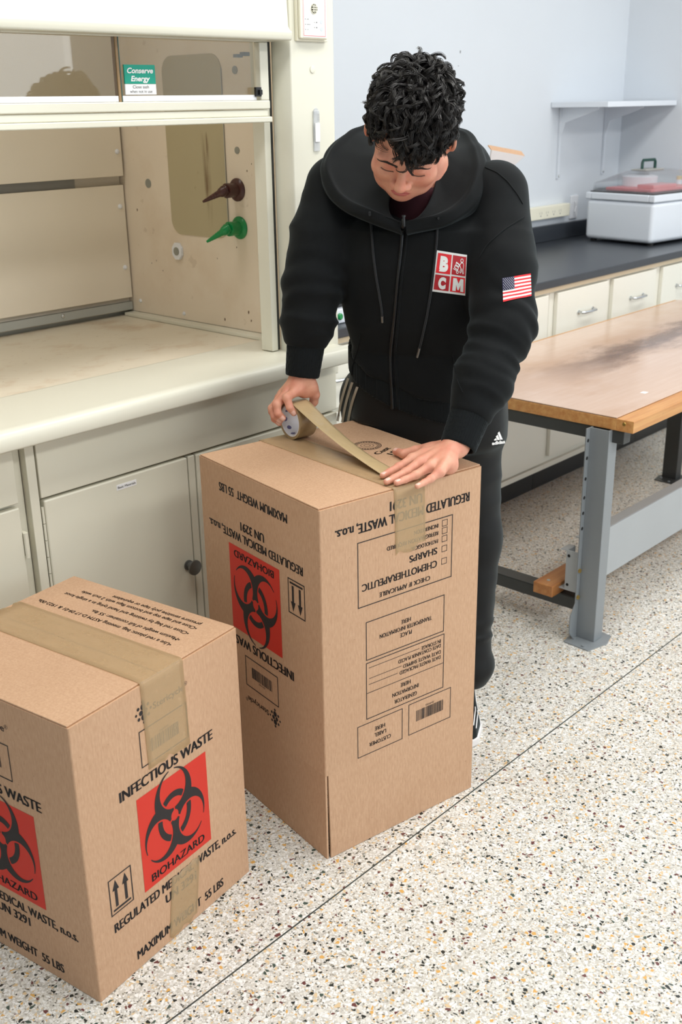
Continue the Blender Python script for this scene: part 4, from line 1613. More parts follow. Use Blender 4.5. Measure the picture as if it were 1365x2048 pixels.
def surface(fun, lo, hi, h, relax=2):
    """mesh fun=0 inside the box (surface nets), then pull the points on to the surface"""
    lo, hi = V3(lo), V3(hi)
    n = np.ceil((hi - lo) / h).astype(int) + 1
    ax = [lo[i] + h * np.arange(n[i]) for i in range(3)]
    # coarse pass keeps the fine evaluation to a shell round the surface
    st = 4
    cax = [a[::st] for a in ax]
    X = np.stack(np.meshgrid(*cax, indexing='ij'), -1).reshape(-1, 3)
    Fc = fun(X).reshape([len(c) for c in cax])
    near = np.abs(Fc) < h * st * 1.9
    F = np.repeat(np.repeat(np.repeat(Fc, st, 0), st, 1), st, 2)[:n[0], :n[1], :n[2]].copy()
    N = np.zeros_like(near)
    for dx in (-1, 0):
        for dy in (-1, 0):
            for dz in (-1, 0):
                N |= np.roll(near, (dx, dy, dz), (0, 1, 2))
    m = np.repeat(np.repeat(np.repeat(near | N, st, 0), st, 1), st, 2)[:n[0], :n[1], :n[2]]
    idx = np.argwhere(m)
    F[m] = fun(lo + h * idx)
    S = F < 0
    C = S[:-1, :-1, :-1].astype(np.int8)
    cnt = np.zeros(C.shape, np.int8)
    for dx in (0, 1):
        for dy in (0, 1):
            for dz in (0, 1):
                cnt += S[dx:n[0] - 1 + dx, dy:n[1] - 1 + dy, dz:n[2] - 1 + dz]
    mix = (cnt > 0) & (cnt < 8)
    cells = np.argwhere(mix)
    ids = -np.ones(mix.shape, np.int64)
    ids[mix] = np.arange(len(cells))
    acc = np.zeros((len(cells), 3)); num = np.zeros(len(cells))
    for a in range(3):
        o = [b for b in range(3) if b != a]
        for u in (0, 1):
            for v in (0, 1):
                d = np.zeros(3, int); d[o[0]] = u; d[o[1]] = v
                p0 = cells + d
                e = np.zeros(3, int); e[a] = 1
                p1 = p0 + e
                f0 = F[tuple(p0.T)]; f1 = F[tuple(p1.T)]
                c = (f0 < 0) != (f1 < 0)
                t = np.where(c, f0 / np.where(c, f0 - f1, 1), 0)
                acc += np.where(c[:, None], p0 + t[:, None] * e, 0)
                num += c
    verts = lo + h * acc / num[:, None]
    faces = []
    for a in range(3):
        b, c = (a + 1) % 3, (a + 2) % 3
        sl0 = [slice(None)] * 3; sl1 = [slice(None)] * 3
        sl0[a] = slice(0, -1); sl1[a] = slice(1, None)
        s0, s1 = S[tuple(sl0)], S[tuple(sl1)]
        ed = np.argwhere(s0 != s1)
        ok = (ed[:, b] > 0) & (ed[:, c] > 0) & (ed[:, b] < n[b] - 1) & (ed[:, c] < n[c] - 1)
        ed = ed[ok]
        inside = s0[tuple(ed.T)]
        q = []
        for db, dc in ((-1, -1), (0, -1), (0, 0), (-1, 0)):
            w = ed.copy(); w[:, b] += db; w[:, c] += dc
            q.append(ids[tuple(w.T)])
        q = np.stack(q, 1)
        q[~inside] = q[~inside][:, ::-1]
        faces.append(q)
    faces = np.concatenate(faces)
    faces = faces[(faces >= 0).all(1)]
    for _ in range(relax):
        f = fun(verts)
        g = grad(fun, verts, h * .3)
        verts = verts - np.clip(f, -h, h)[:, None] * g
    return verts, faces


def grad(fun, p, e=.001):
    g = np.stack([fun(p + d) - fun(p - d) for d in np.eye(3) * e], 1)
    return g / (np.linalg.norm(g, axis=1, keepdims=True) + 1e-12)


def ray_dir(px, py):
    return CR * (px - 682.5) / CAM_F - CU * (py - 1024) / CAM_F + CF


def at(px, py, depth):
    """point seen at photo pixel px,py, depth metres along the viewing axis"""
    return CAM_POS + ray_dir(px, py) * depth


def at_z(px, py, z):
    d = ray_dir(px, py)
    return CAM_POS + d * ((z - CAM_POS[2]) / d[2])


def cast(fun, pts, dirs, near=1.9, far=3.2):
    """walk from pts along dirs until fun=0"""
    t = np.full(len(pts), near)
    for _ in range(60):
        f = fun(pts + t[:, None] * dirs)
        t = np.minimum(t + np.clip(f, -.02, .05) * .8, far)
    return pts + t[:, None] * dirs


def on(fun, pix, off=.0015):
    """points of the surface fun under photo pixels, lifted by off along the normal"""
    pix = V3(pix).reshape(-1, 2)
    D = np.array([ray_dir(x, y) for x, y in pix])
    L = np.linalg.norm(D, axis=1, keepdims=True)
    P = cast(fun, np.repeat(CAM_POS[None], len(pix), 0), D / L)
    return P + grad(fun, P, .004) * off


# ================================================================= the man: joints in metres
J = dict(
    l_sh=at(994, 388, 2.47), r_sh=at(670, 374, 2.53),
    l_el=at(1008, 652, 2.43), r_el=at(626, 566, 2.54),
    l_wr=at(917, 893, 2.375), r_wr=at(605, 752, 2.585),
    neck=at(842, 330, 2.46), chest=at(838, 470, 2.52), belly=at(842, 640, 2.63), pelvis=at(858, 790, 2.73),
)
HC = V3((1.8988, 1.5154, 1.5337)) - CR * .016
HR = np.array([[-.4695, -.6493, -.5983], [.8319, -.0981, -.5462], [.296, -.7542, .5862]])
_a, _b = math.radians(5), math.radians(9.5)
_y = HR[:, 1] * math.cos(_a) + HR[:, 2] * math.sin(_a)
_z = HR[:, 2] * math.cos(_a) - HR[:, 1] * math.sin(_a)
HR = np.stack([HR[:, 0] * math.cos(_b) + _y * math.sin(_b), _y * math.cos(_b) - HR[:, 0] * math.sin(_b), _z], 1)


def to_head(p):
    return (p - HC) @ HR


def from_head(q):
    return HC + V3(q) @ HR.T


# ---- head (head frame: x to his right, y out of the face, z to the crown)
def head_local(q):
    x, y, z = q[:, 0], q[:, 1], q[:, 2]
    a = np.stack([np.abs(x), y, z], 1)
    f = ell(q, (0, -.012, .034), (.0765, .098, .088))
    f = smin(f, ell(q, (0, .030, -.028), (.066, .066, .085)), .03)       # face block
    f = smin(f, ell(a, (.034, .030, -.075), (.034, .050, .040)), .025)   # jaw
    f = smin(f, ell(q, (0, .073, -.097), (.025, .021, .019)), .022)      # chin
    f = smin(f, ell(a, (.043, .066, -.030), (.026, .022, .022)), .022)   # cheek
    f = smin(f, ell(a, (.030, .082, .020), (.030, .012, .009)), .014)    # brow
    f = smax(f, -ell(a, (.033, .104, -.004), (.017, .018, .013)), .014)  # eye socket
    f = smin(f, ell(a, (.032, .0775, -.005), (.0165, .0125, .0115)), .004)  # closed lid
    f = smin(f, ell(q, (0, .074, -.070), (.030, .019, .024)), .016)      # mouth barrel
    f = smin(f, cone(q, (0, .088, .014), (0, .112, -.028), .0072, .0112), .009)   # nose
    f = smin(f, ell(q, (0, .112, -.033), (.0120, .0112, .0090)), .006)
    f = smin(f, ell(a, (.0150, .101, -.037), (.0085, .0115, .0085)), .006)
    f = smax(f, -ell(a, (.0075, .106, -.047), (.004, .006, .004)), .003)
    f = smin(f, ell(q, (0, .0905, -.0665), (.019, .0070, .0050)), .004)  # lips
    f = smin(f, ell(q, (0, .0890, -.0765), (.016, .0070, .0056)), .004)
    f = smax(f, -ell(q, (0, .0980, -.0715), (.021, .006, .0011)), .0025)
    return f


def ear_local(q):
    a = np.stack([np.abs(q[:, 0]), q[:, 1], q[:, 2]], 1)
    t = math.radians(14)
    R = np.array([[math.cos(.45), -math.sin(.45), 0], [math.sin(.45), math.cos(.45), 0], [0, 0, 1]]).T
    f = ell(a, (.0885, -.014, -.004), (.0085, .0205, .035), R)
    f = smin(f, ell(a, (.080, -.006, -.034), (.006, .009, .010)), .008)
    f = smax(f, -ell(a, (.0955, -.011, .002), (.006, .010, .020), R), .004)
    return f


def head_fun(p):
    q = to_head(p)
    return smin(head_local(q), ear_local(q), .006)


neck_a, neck_b = from_head((0, -.025, -.055)), J['neck'] + V3((.01, .01, -.02))


def neck_fun(p):
    f = cone(p, neck_a, neck_b, .047, .056)
    return smin(f, cone(p, neck_b, J['chest'], .07, .10), .04)


def head_neck(p):
    return smin(head_fun(p), neck_fun(p), .02)


# ---- hands
TOPZ = H1 + .0016
lw = J['l_wr']


def zt(px, py, h):
    return at_z(px, py, TOPZ + h)


LH = dict(
    index=[zt(826, 918, .024), zt(798, 934, .0135), zt(779, 944, .0095), zt(766, 951, .0078)],
    middle=[zt(841, 925, .026), zt(812, 944, .0150), zt(789, 956, .0100), zt(774, 963.5, .0078)],
    ring=[zt(861, 933, .025), zt(832, 950, .0140), zt(810, 959.5, .0095), zt(794, 965.5, .0076)],
    pinky=[zt(880, 944, .021), zt(862, 957.5, .0125), zt(848, 965.5, .0090), zt(835.5, 972.5, .0068)],
    thumb=[zt(866, 899, .026), zt(832, 902, .019), zt(808, 908, .0115), zt(793, 903, .0095)],
)
LMASS = [(zt(902, 932, .018), .0155), (zt(892, 928, .022), .019), (zt(885, 910, .026), .018), (zt(858, 905, .024), .014)]
RMASS = [(at(608, 786, 2.595), .0125), (at(598, 772, 2.585), .016), (at(616, 776, 2.598), .013)]
LRAD = dict(index=[.0115, .0088, .0079, .0068], middle=[.0118, .0090, .0081, .0070], ring=[.0114, .0085, .0077, .0067], pinky=[.0105, .0075, .0068, .0060], thumb=[.0150, .0120, .0105, .0088])
RH = dict(
    index=[at(594, 781, 2.572), at(574, 795, 2.550), at(580, 815, 2.552), at(588, 826, 2.560)],
    middle=[at(577, 783, 2.582), at(554, 809, 2.560), at(556, 826, 2.562), at(566, 836, 2.570)],
    ring=[at(566, 789, 2.598), at(545, 817, 2.578), at(549, 832, 2.578), at(561, 841, 2.582)],
    pinky=[at(560, 796, 2.615), at(545, 823, 2.598), at(549, 838, 2.594), at(559, 847, 2.594)],
    thumb=[at(622, 772, 2.590), at(630, 789, 2.606), at(628, 803, 2.620), at(622, 813, 2.626)],
)
RRAD = dict(index=[.0120, .0102, .0090, .0075], middle=[.0120, .0102, .0090, .0076], ring=[.0115, .0096, .0086, .0072], pinky=[.0105, .0085, .0075, .0064], thumb=[.0140, .0120, .0105, .0086])


MASS = {id(LH): LMASS, id(RH): RMASS}


def hand_fun(H, R, wrist, elbow, p):
    w = V3(wrist)
    e = V3(elbow)
    palm = None
    for k in ('index', 'middle', 'ring', 'pinky'):
        m = H[k][0]
        s = w + (m - w) * .12
        g = cone(p, s, m, .0175, R[k][0] + .0015)
        palm = g if palm is None else smin(palm, g, .010)
    ds = np.stack([chain(p, H[k], R[k], .003) for k in ('index', 'middle', 'ring', 'pinky')])
    fing = ds.min(0)
    f = smin(palm, fing, .006)
    th = smin(cone(p, w + (H['thumb'][0] - w) * .25, H['thumb'][0], .019, R['thumb'][0] + .002), chain(p, H['thumb'], R['thumb'], .004), .008)
    f = smin(f, th, .010)
    # web between thumb and palm
    f = smin(f, cone(p, H['thumb'][0] * .6 + H['thumb'][1] * .4, H['index'][0] * .75 + w * .25, .008, .011), .014)
    for c_, r_ in MASS[id(H)]:
        f = smin(f, np.linalg.norm(p - c_, axis=1) - r_, .016)
    a = cone(p, w, w + (e - w) * .42, .0285, .038)
    f = smin(f, a, .014)
    # knuckles and tendons
    for k in ('index', 'middle', 'ring', 'pinky'):
        f = smin(f, np.linalg.norm(p - (H[k][1] + (H[k][0] - H[k][1]) * .0), axis=1) - R[k][1] * 1.07, .004)
    return f


def lhand(p):
    f = hand_fun(LH, LRAD, J['l_wr'] + V3((-.004, 0, .004)), J['l_el'], p)
    return smax(f, TOPZ - p[:, 2], .003)          # flattened where it presses the carton


def rhand(p):
    return hand_fun(RH, RRAD, J['r_wr'], J['r_el'], p)


# ---- torso as a stack of ellipses
lat = J['r_sh'] - J['l_sh']; lat[2] = 0; lat /= np.linalg.norm(lat)
fwd = np.cross(lat, (0, 0, 1.0)); fwd = fwd if fwd @ CF < 0 else -fwd


def stack(p, rows, k=.02):
    """rows: (centre, half-width, half-depth) from top to bottom"""
    Z = np.array([r[0][2] for r in rows]); o = np.argsort(Z)
    Z = Z[o]
    C = np.array([rows[i][0] for i in o]); A = np.array([rows[i][1] for i in o]); B = np.array([rows[i][2] for i in o])
    z = np.clip(p[:, 2], Z[0], Z[-1])
    c = np.stack([np.interp(z, Z, C[:, i]) for i in range(3)], 1)
    a, b = np.interp(z, Z, A), np.interp(z, Z, B)
    d = p - c
    u, v = d @ lat, d @ fwd
    pw = 2.3
    r = (np.abs(u / a) ** pw + np.abs(v / b) ** pw) ** (1 / pw)
    f = (r - 1) * np.minimum(a, b)
    dz = np.maximum(Z[0] - p[:, 2], p[:, 2] - Z[-1])
    return smax(f, dz, k)


LEGS = dict(
    l=[at(925, 815, 2.77), at(945, 1075, 2.87), at(928, 1390, 2.96)],
    r=[at(758, 800, 2.86), at(770, 1010, 3.02), at(775, 1210, 3.14)],
)
for k in 'lr':
    LEGS[k][2] = LEGS[k][2] * 1.0
    LEGS[k][2][2] = .10


def body_core(p):
    """the body under the clothes"""
    f = stack(p, [(J['chest'], .155, .095), (J['belly'], .14, .095), (J['pelvis'], .155, .10), (J['pelvis'] - V3((0, 0, .1)), .15, .09)])
    f = smin(f, cone(p, J['l_sh'], J['r_sh'], .048, .048), .05)
    for s in 'lr':
        f = smin(f, chain(p, [J[s + '_sh'], J[s + '_el'], J[s + '_wr']], [.046, .036, .026], .01), .03)
        f = smin(f, chain(p, [LEGS[s][0], LEGS[s][1], LEGS[s][2]], [.072, .048, .026], .02), .03)
    return smin(f, neck_fun(p), .03)


# ---------------------------------------------------------------- one mesh for the body
def classify_head(v):
    q = to_head(v)
    lips = (np.abs(q[:, 0]) < .021) & (q[:, 1] > .078) & (ell(q, (0, .092, -.0715), (.021, .016, .0100)) < 0)
    return lips


def nails(v, H, R, up):
    m = np.zeros(len(v), bool)
    for k in H:
        a, b = H[k][2], H[k][3]
        d = (b - a) / np.linalg.norm(b - a)
        n = up(k, d)
        n = n - d * (n @ d); n /= np.linalg.norm(n)
        s = np.cross(d, n)
        q = v - b
        u, w, t = q @ d, q @ s, q @ n
        r = R[k][3]
        m |= (t > r * .62) & (np.abs(w) < r * .78) & (u > -r * 1.25) & (u < r * .62)
    return m


parts = []
v, f = surface(head_neck, HC - .17, HC + .17, .0026)
keep = None
mi = np.zeros(len(f), int)
lipv = classify_head(v)
mi[lipv[f].sum(1) >= 3] = 1
parts.append((v, f, mi))
lo = np.min([x for k in LH.values() for x in k] + [J['l_wr']], 0) - .03
hi = np.max([x for k in LH.values() for x in k] + [J['l_wr']], 0) + .05
clipL = lambda p: smax(lhand(p), (p - (J['l_wr'] + (J['l_el'] - J['l_wr']) * .2)) @ ((J['l_el'] - J['l_wr']) / np.linalg.norm(J['l_el'] - J['l_wr'])), .004)
v, f = surface(clipL, lo, hi, .0017)
mi = np.zeros(len(f), int)
mi[nails(v, LH, LRAD, lambda k, d: V3((-.2, .35, .9)) if k == 'thumb' else V3((0, 0, 1.0)))[f].all(1)] = 2
parts.append((v, f, mi))
lo = np.min([x for k in RH.values() for x in k] + [J['r_wr']], 0) - .035
hi = np.max([x for k in RH.values() for x in k] + [J['r_wr']], 0) + .06
clipR = lambda p: smax(rhand(p), (p - (J['r_wr'] + (J['r_el'] - J['r_wr']) * .22)) @ ((J['r_el'] - J['r_wr']) / np.linalg.norm(J['r_el'] - J['r_wr'])), .004)
v, f = surface(clipR, lo, hi, .0017)
mi = np.zeros(len(f), int)
rc = at(579, 847, 2.6)
mi[nails(v, RH, RRAD, lambda k, d: V3((-.72, -.5, .3)))[f].all(1)] = 2
parts.append((v, f, mi))
LOB = np.min([LEGS['l'][2], LEGS['r'][2], J['l_el'], J['r_wr'], J['l_wr']], 0) - .12
HIB = np.max([LEGS['l'][0], LEGS['r'][0], LEGS['r'][2], J['r_sh'], J['l_sh']], 0) + .16
v, f = surface(body_core, LOB, HIB, .011, 1)
parts.append((v, f, np.zeros(len(f), int)))
Vb, Fb, Mb, o_ = [], [], [], 0
for v, f, m in parts:
    Vb.append(v); Fb.append(f + o_); Mb.append(m); o_ += len(v)
person = raw_mesh('person', np.concatenate(Vb), np.concatenate(Fb), [M['skin'], M['lips'], M['nail']], None, np.concatenate(Mb))
tag(person, 'man in a black hooded sweatshirt leaning over the tall carton and pressing down tape', 'person')

# ---------------------------------------------------------------- eyebrows and lashes
def strands(name, paths, r0, r1, mat, parent, seg=3):
    """many thin tapered hairs (paths: (n,k,3)) as one mesh"""
    P = V3(paths)
    n, k, _ = P.shape
    T = np.gradient(P, axis=1)
    T /= np.linalg.norm(T, axis=2, keepdims=True) + 1e-12
    ref = np.where(np.abs(T[:, :, 2:3]) < .9, np.array([0, 0, 1.0]), np.array([1.0, 0, 0]))
    N = np.cross(T, ref); N /= np.linalg.norm(N, axis=2, keepdims=True) + 1e-12
    B = np.cross(T, N)
    t = np.linspace(0, 1, k)
    R = (r0 + (r1 - r0) * t ** 1.5)[None, :, None]
    rings = []
    for s in range(seg):
        a = 2 * math.pi * s / seg
        rings.append(P + R * (math.cos(a) * N + math.sin(a) * B))
    Vv = np.stack(rings, 2)                       # n,k,seg,3
    idx = np.arange(n * k * seg).reshape(n, k, seg)
    q = np.stack([idx[:, :-1, :], np.roll(idx, -1, 2)[:, :-1, :], np.roll(idx, -1, 2)[:, 1:, :], idx[:, 1:, :]], -1).reshape(-1, 4)
    return raw_mesh(name, Vv.reshape(-1, 3), q, [M[mat]], parent)


def face_pt(x, z, lift=.0):
    """point on the face skin straight in front of head-frame x,z"""
    x, z = np.atleast_1d(x), np.atleast_1d(z)
    q0 = np.stack([x, np.full_like(x, .15), z], 1)
    P = from_head(q0)
    d = np.repeat((-HR[:, 1])[None], len(P), 0)
    S = cast(head_fun, P, d, 0.0, .15)
    return S + grad(head_fun, S, .002) * lift


for sgn, nm in ((1, 'eyebrow'), (-1, 'eyebrow')):
    n = 230
    t = rng.random(n)
    x = sgn * (.011 + .040 * t)
    z = .0125 + .0085 * np.sin(np.minimum(t * 1.5, 1.25) * 1.57) - .009 * np.clip(t - .6, 0, 1) + rng.normal(0, .0016, n) * (1.15 - t)
    a = face_pt(x, z, .0006)
    b = face_pt(x + sgn * .006, z + .0022 * (1 - t) - .0012 * t, .0016)
    strands(nm, np.stack([a, (a + b) / 2 + (a - HC) * .004, b], 1), .00055, .0002, 'hair', person)
for sgn in (1, -1):
    n = 46
    t = np.linspace(0, 1, n)
    x = sgn * (.019 + .027 * t)
    z = -.0105 - .0030 * np.sin(t * 3.14)
    a = face_pt(x, z, .0004)
    b = from_head(to_head(a) + np.stack([sgn * .002 * t, np.full(n, .0018), np.full(n, -.0016)], 1))
    strands('eyelashes', np.stack([a, (a + b) / 2, b], 1), .0003, .0001, 'hair', person)

# ---------------------------------------------------------------- hair
def hairline(q):
    """>0 where hair grows (head frame points)"""
    y, z, ax_ = q[:, 1], q[:, 2], np.abs(q[:, 0])
    front = z - (.062 - .35 * np.clip(.060 - y, 0, .09) * 1.0)
    side = z - np.where(y > .035, .060 - (.060 - y) * .0, .0)
    lim = np.interp(y, [-.11, -.06, -.02, .012, .030, .048, .070, .10], [-.055, -.045, .018, .030, .034, .046, .058, .060])
    # the parting leaves more forehead bare on his right
    lim = lim + .030 * np.clip((q[:, 0] - .004) / .025, 0, 1) * np.clip((y - .03) / .03, 0, 1)
    return z - lim


def cap_local(q):
    f = ell(q, (0, -.014, .038), (.0835, .106, .097))
    n = vnoise(q * 55) * .0045 + vnoise(q * 120 + 9) * .003
    f = f - n
    f = smax(f, -(hairline(q) - .006) * .8, .010)
    return f


v, f = surface(lambda p: cap_local(to_head(p)), HC - .2, HC + .2, .0035, 1)
hair = raw_mesh('hair', v, f, [M['hair']], person)

NL = 950
u = rng.normal(size=(NL * 4, 3)); u /= np.linalg.norm(u, axis=1, keepdims=True)
root = V3((0, -.014, .036)) + u * V3((.081, .104, .094))
keepr = (hairline(root) > .004) & ~((np.abs(root[:, 0]) > .055) & (root[:, 1] > -.05) & (root[:, 1] < .035) & (root[:, 2] < .048))
root = root[keepr][:NL]
NL = len(root)
nrm = (root - V3((0, -.014, .036))) / V3((.081, .104, .094)) ** 2
nrm /= np.linalg.norm(nrm, axis=1, keepdims=True)
K = 18
t = np.linspace(0, 1, K)[None, :, None]
# hair grows from a crown swirl and falls forward and outward
crown = V3((.0, -.06, .12))
comb = root - crown
comb += V3((0, .04, 0)) + rng.normal(0, .055, comb.shape)
comb -= nrm * (comb * nrm).sum(1, keepdims=True)
comb /= np.linalg.norm(comb, axis=1, keepdims=True)
side = np.cross(nrm, comb)
topness = np.clip((root[:, 2] - .0) / .11, 0, 1)[:, None, None]
front_ = np.clip((root[:, 1] - .0) / .08, 0, 1)[:, None, None]
L = (.022 + .042 * topness + .010 * front_) * rng.uniform(.75, 1.25, (NL, 1, 1))
L = L * (1 - .55 * np.clip(root[:, 0] / .02, 0, 1) * np.clip((root[:, 1] - .035) / .03, 0, 1))[:, None, None]
curl_r = rng.uniform(.005, .0145, (NL, 1, 1)) * (.32 + .68 * topness)
turns = rng.uniform(.25, .85, (NL, 1, 1))
ph = rng.uniform(0, 6.28, (NL, 1, 1))
sg = np.where(rng.random((NL, 1, 1)) < .5, 1, -1)
nr, cb, sd = nrm[:, None], comb[:, None], side[:, None]
rise = (.004 + .016 * topness * rng.uniform(.5, 1.2, (NL, 1, 1))) * np.sin(t * 2.6)
ang = ph + sg * turns * 6.28 * t
path = root[:, None] + nr * rise + cb * L * t * .75 + (curl_r * np.minimum(t * 2.2, 1)) * (np.cos(ang) * sd + np.sin(ang) * (nr * .75 + cb * .5)) - (curl_r * np.minimum(t * 2.2, 1) * 0)
# keep every lock outside the skull
c0 = V3((0, -.014, .036)); r0 = V3((.080, .103, .093))
d = (path - c0) / r0
ln = np.linalg.norm(d, axis=2, keepdims=True)
path = c0 + d / np.minimum(ln, 1) * r0
S = 16
loc = rng.normal(0, 1, (NL, S, 1, 2)) * .0026
pp = path[:, None] + loc[..., :1] * sd[:, None] * (1 - .5 * t[None]) + loc[..., 1:] * nr[:, None] * (1 - .5 * t[None]) + rng.normal(0, .0006, (NL, S, 1, 3)) * t[None] * 2
pp = pp.reshape(-1, K, 3)
W = HC + pp @ HR.T
strands('hair_curls', W, .0008, .0003, 'hair', hair)
# loose locks on the forehead, as the photo shows them
LK = [
    [(757, 262), (755, 280), (760, 294), (769, 301), (779, 301)],
    [(768, 258), (766, 276), (770, 290), (778, 298)],
    [(782, 262), (783, 280), (788, 292), (797, 299)],
    [(800, 300), (813, 312), (818, 326), (812, 340), (803, 345), (797, 341), (796, 336)],
    [(806, 296), (816, 310), (819, 324), (814, 337), (806, 343)],
    [(790, 282), (800, 292), (808, 300), (812, 312)],
    [(850, 300), (853, 312), (860, 316), (868, 311)],
    [(835, 300), (838, 318), (843, 327), (850, 328)],
    [(820, 298), (826, 315), (832, 328), (838, 333)],
    [(845, 296), (850, 312), (848, 325), (842, 331)],
    [(860, 296), (862, 312), (857, 323), (850, 327)],
    [(812, 290), (822, 306), (828, 320), (836, 329)],
    [(828, 290), (833, 310), (838, 324), (846, 330)],
]
allp = []
for lk in LK:
    a = V3(lk)
    s = np.linspace(0, len(a) - 1, 14)
    px = np.stack([np.interp(s, np.arange(len(a)), a[:, i]) for i in (0, 1)], 1)
    for _ in range(2):
        px[1:-1] = (px[:-2] + 2 * px[1:-1] + px[2:]) / 4
    base = on(head_fun, px, .004)
    base += (grad(head_fun, base, .003)) * (np.sin(np.linspace(0, 3.1, 14)) * .003)[:, None]
    ns = 4 if lk[0][0] < 815 and lk[0][1] < 305 else 24
    sp = .0009 if ns == 5 else .0026
    for _ in range(ns):
        j = rng.normal(0, sp, 3)
        allp.append(base + j * np.linspace(1, .45, 14)[:, None] + rng.normal(0, .0005, 3) * np.linspace(0, 2, 14)[:, None])
strands('forelock', np.array(allp), .0007, .0003, 'hair', hair)
# ================================================================= clothes
PX = J['pelvis']
HEM = V3(PX) + V3((.0, .0, -.005))


def fold(p, a, b, amp, freq, seed):
    """soft rings of cloth folds along the limb a-b"""
    a, b = V3(a), V3(b)
    d = b - a
    L = np.linalg.norm(d)
    d = d / L
    s = (p - a) @ d
    q = p - a - s[:, None] * d
    w = np.clip(1 - np.abs(s / L - .5) / .62, 0, 1)
    k = freq * 9.0
    n1 = vnoise(np.stack([s * k + q[:, 2] * 5, q[:, 0] * 9 + seed, q[:, 1] * 9 + seed * 2.3], 1))
    n2 = vnoise(np.stack([s * k * 2.1 + q[:, 0] * 8, q[:, 1] * 15 + seed, q[:, 2] * 15 + 5 * seed], 1))
    return amp * w * ((1 - 2 * np.abs(n1)) * .9 + n2 * .45)


SL = {}
for s in 'lr':
    w, e = J[s + '_wr'], J[s + '_el']
    d = (e - w) / np.linalg.norm(e - w)
    SL[s] = dict(cuff0=w - d * .002, cuff1=w + d * .075, d=d)


def sleeve(p, s):
    sh, el = J[s + '_sh'], J[s + '_el']
    c1, c0 = SL[s]['cuff1'], SL[s]['cuff0']
    f = chain(p, [sh, sh * .45 + el * .55, el, el * .35 + c1 * .65, c1], ([.071, .075, .069, .060, .048] if s == 'l' else [.068, .072, .066, .058, .046]), .03)
    f = f - fold(p, sh, el, .0042, 2.2, 3 if s == 'l' else 11) - fold(p, el, c1, .0060, 3.4, 5 if s == 'l' else 17)
    g = np.linalg.norm(p - el, axis=1)
    f = f - .0045 * np.exp(-(g / .09) ** 2) * np.sin((p - el) @ SL[s]['d'] * 120 + vnoise(p * 12) * 4)
    cut = (c1 - d_small(s) - p) @ SL[s]['d']
    return smax(f, cut, .012)


def d_small(s):
    return SL[s]['d'] * .008


def hem_h(p):
    """height above the slanting hem"""
    d = p - J['pelvis']
    return d[:, 2] - .070 + .36 * (d @ fwd) - .30 * (d @ lat)


def torso(p):
    rows = [(J['neck'] + V3((.035, .03, -.05)), .08, .06), (J['neck'] + V3((.03, .025, -.085)), .13, .095), (J['neck'] + V3((.012, .012, -.12)), .168, .122), (J['chest'] + V3((0, 0, .02)), .180, .130), (J['chest'] + V3((0, 0, -.06)), .184, .135),
            (J['belly'], .180, .135), (J['pelvis'] + lat * .005 + V3((0, 0, .13)), .188, .138), (J['pelvis'] + lat * .012 + V3((0, 0, .06)), .196, .136), (J['pelvis'] + lat * .012 + V3((0, 0, -.06)), .196, .130)]
    f = stack(p, rows, .03)
    f = smax(f, -hem_h(p), .02)
    nb = J['neck'] + V3((.03, .025, -.075))
    for s in 'lr':
        f = smin(f, cone(p, J[s + '_sh'] * .95 + nb * .05, nb, .066, .045), .05)
    n = vnoise(p * V3((9, 9, 5)) + 4) * .006 + (1 - 2 * np.abs(vnoise(p @ np.array([[14, 0, 6.], [0, 14, 6], [5, 5, 12]]) + 2))) * .0030
    return f - n


def hoodie_fun(p):
    f = torso(p)
    for s in 'lr':
        f = smin(f, sleeve(p, s), .022)
    # opening round the neck
    f = smax(f, -cone(p, neck_a, J['neck'] + V3((0.03, 0.025, -.045)) + fwd * .045 + V3((0, 0, -.012)), .068, .056), .012)
    return f


# the hood lies open on the shoulders: a sheet that rises from the collar, turns over at its
# stitched edge and runs down on to the chest and shoulders
HOOD_EDGE = [(802, 446, 2.360), (790, 441, 2.360), (770, 434, 2.360), (739, 422, 2.368), (700, 405, 2.385), (673, 383, 2.405), (659, 350, 2.43), (658, 318, 2.455), (671, 290, 2.48), (700, 267, 2.52), (740, 252, 2.57),
             (795, 250, 2.62), (850, 250, 2.63), (900, 255, 2.59), (935, 266, 2.53), (951, 290, 2.47), (957, 322, 2.43), (953, 356, 2.405), (940, 388, 2.385), (915, 413, 2.37), (880, 431, 2.362), (848, 438, 2.36), (822, 443, 2.36), (811, 446, 2.36)]


def smooth_open(P, n):
    k = len(P) - 1
    t = np.linspace(0, k - 1e-6, n)
    i = np.floor(t).astype(int); f = (t - i)[:, None]
    a, b, c, d = P[np.maximum(i - 1, 0)], P[i], P[i + 1], P[np.minimum(i + 2, k)]
    return .5 * ((2 * b) + (-a + c) * f + (2 * a - 5 * b + 4 * c - d) * f ** 2 + (-a + 3 * b - 3 * c + d) * f ** 3)


NU = 150
EDGE = smooth_open(np.array([at(*q) for q in HOOD_EDGE]), NU)
cen = EDGE.mean(0)
dn = V3((0, 0, -1.0))
outw = EDGE - cen
ncol = J['neck'] + V3((.01, .01, -.045))
collar = ncol + (EDGE - cen) * .36 + V3((0, 0, .050)) + fwd * .012
collar = collar + V3((0, 0, .060)) * np.clip(-(outw @ lat), 0, 1)[:, None]
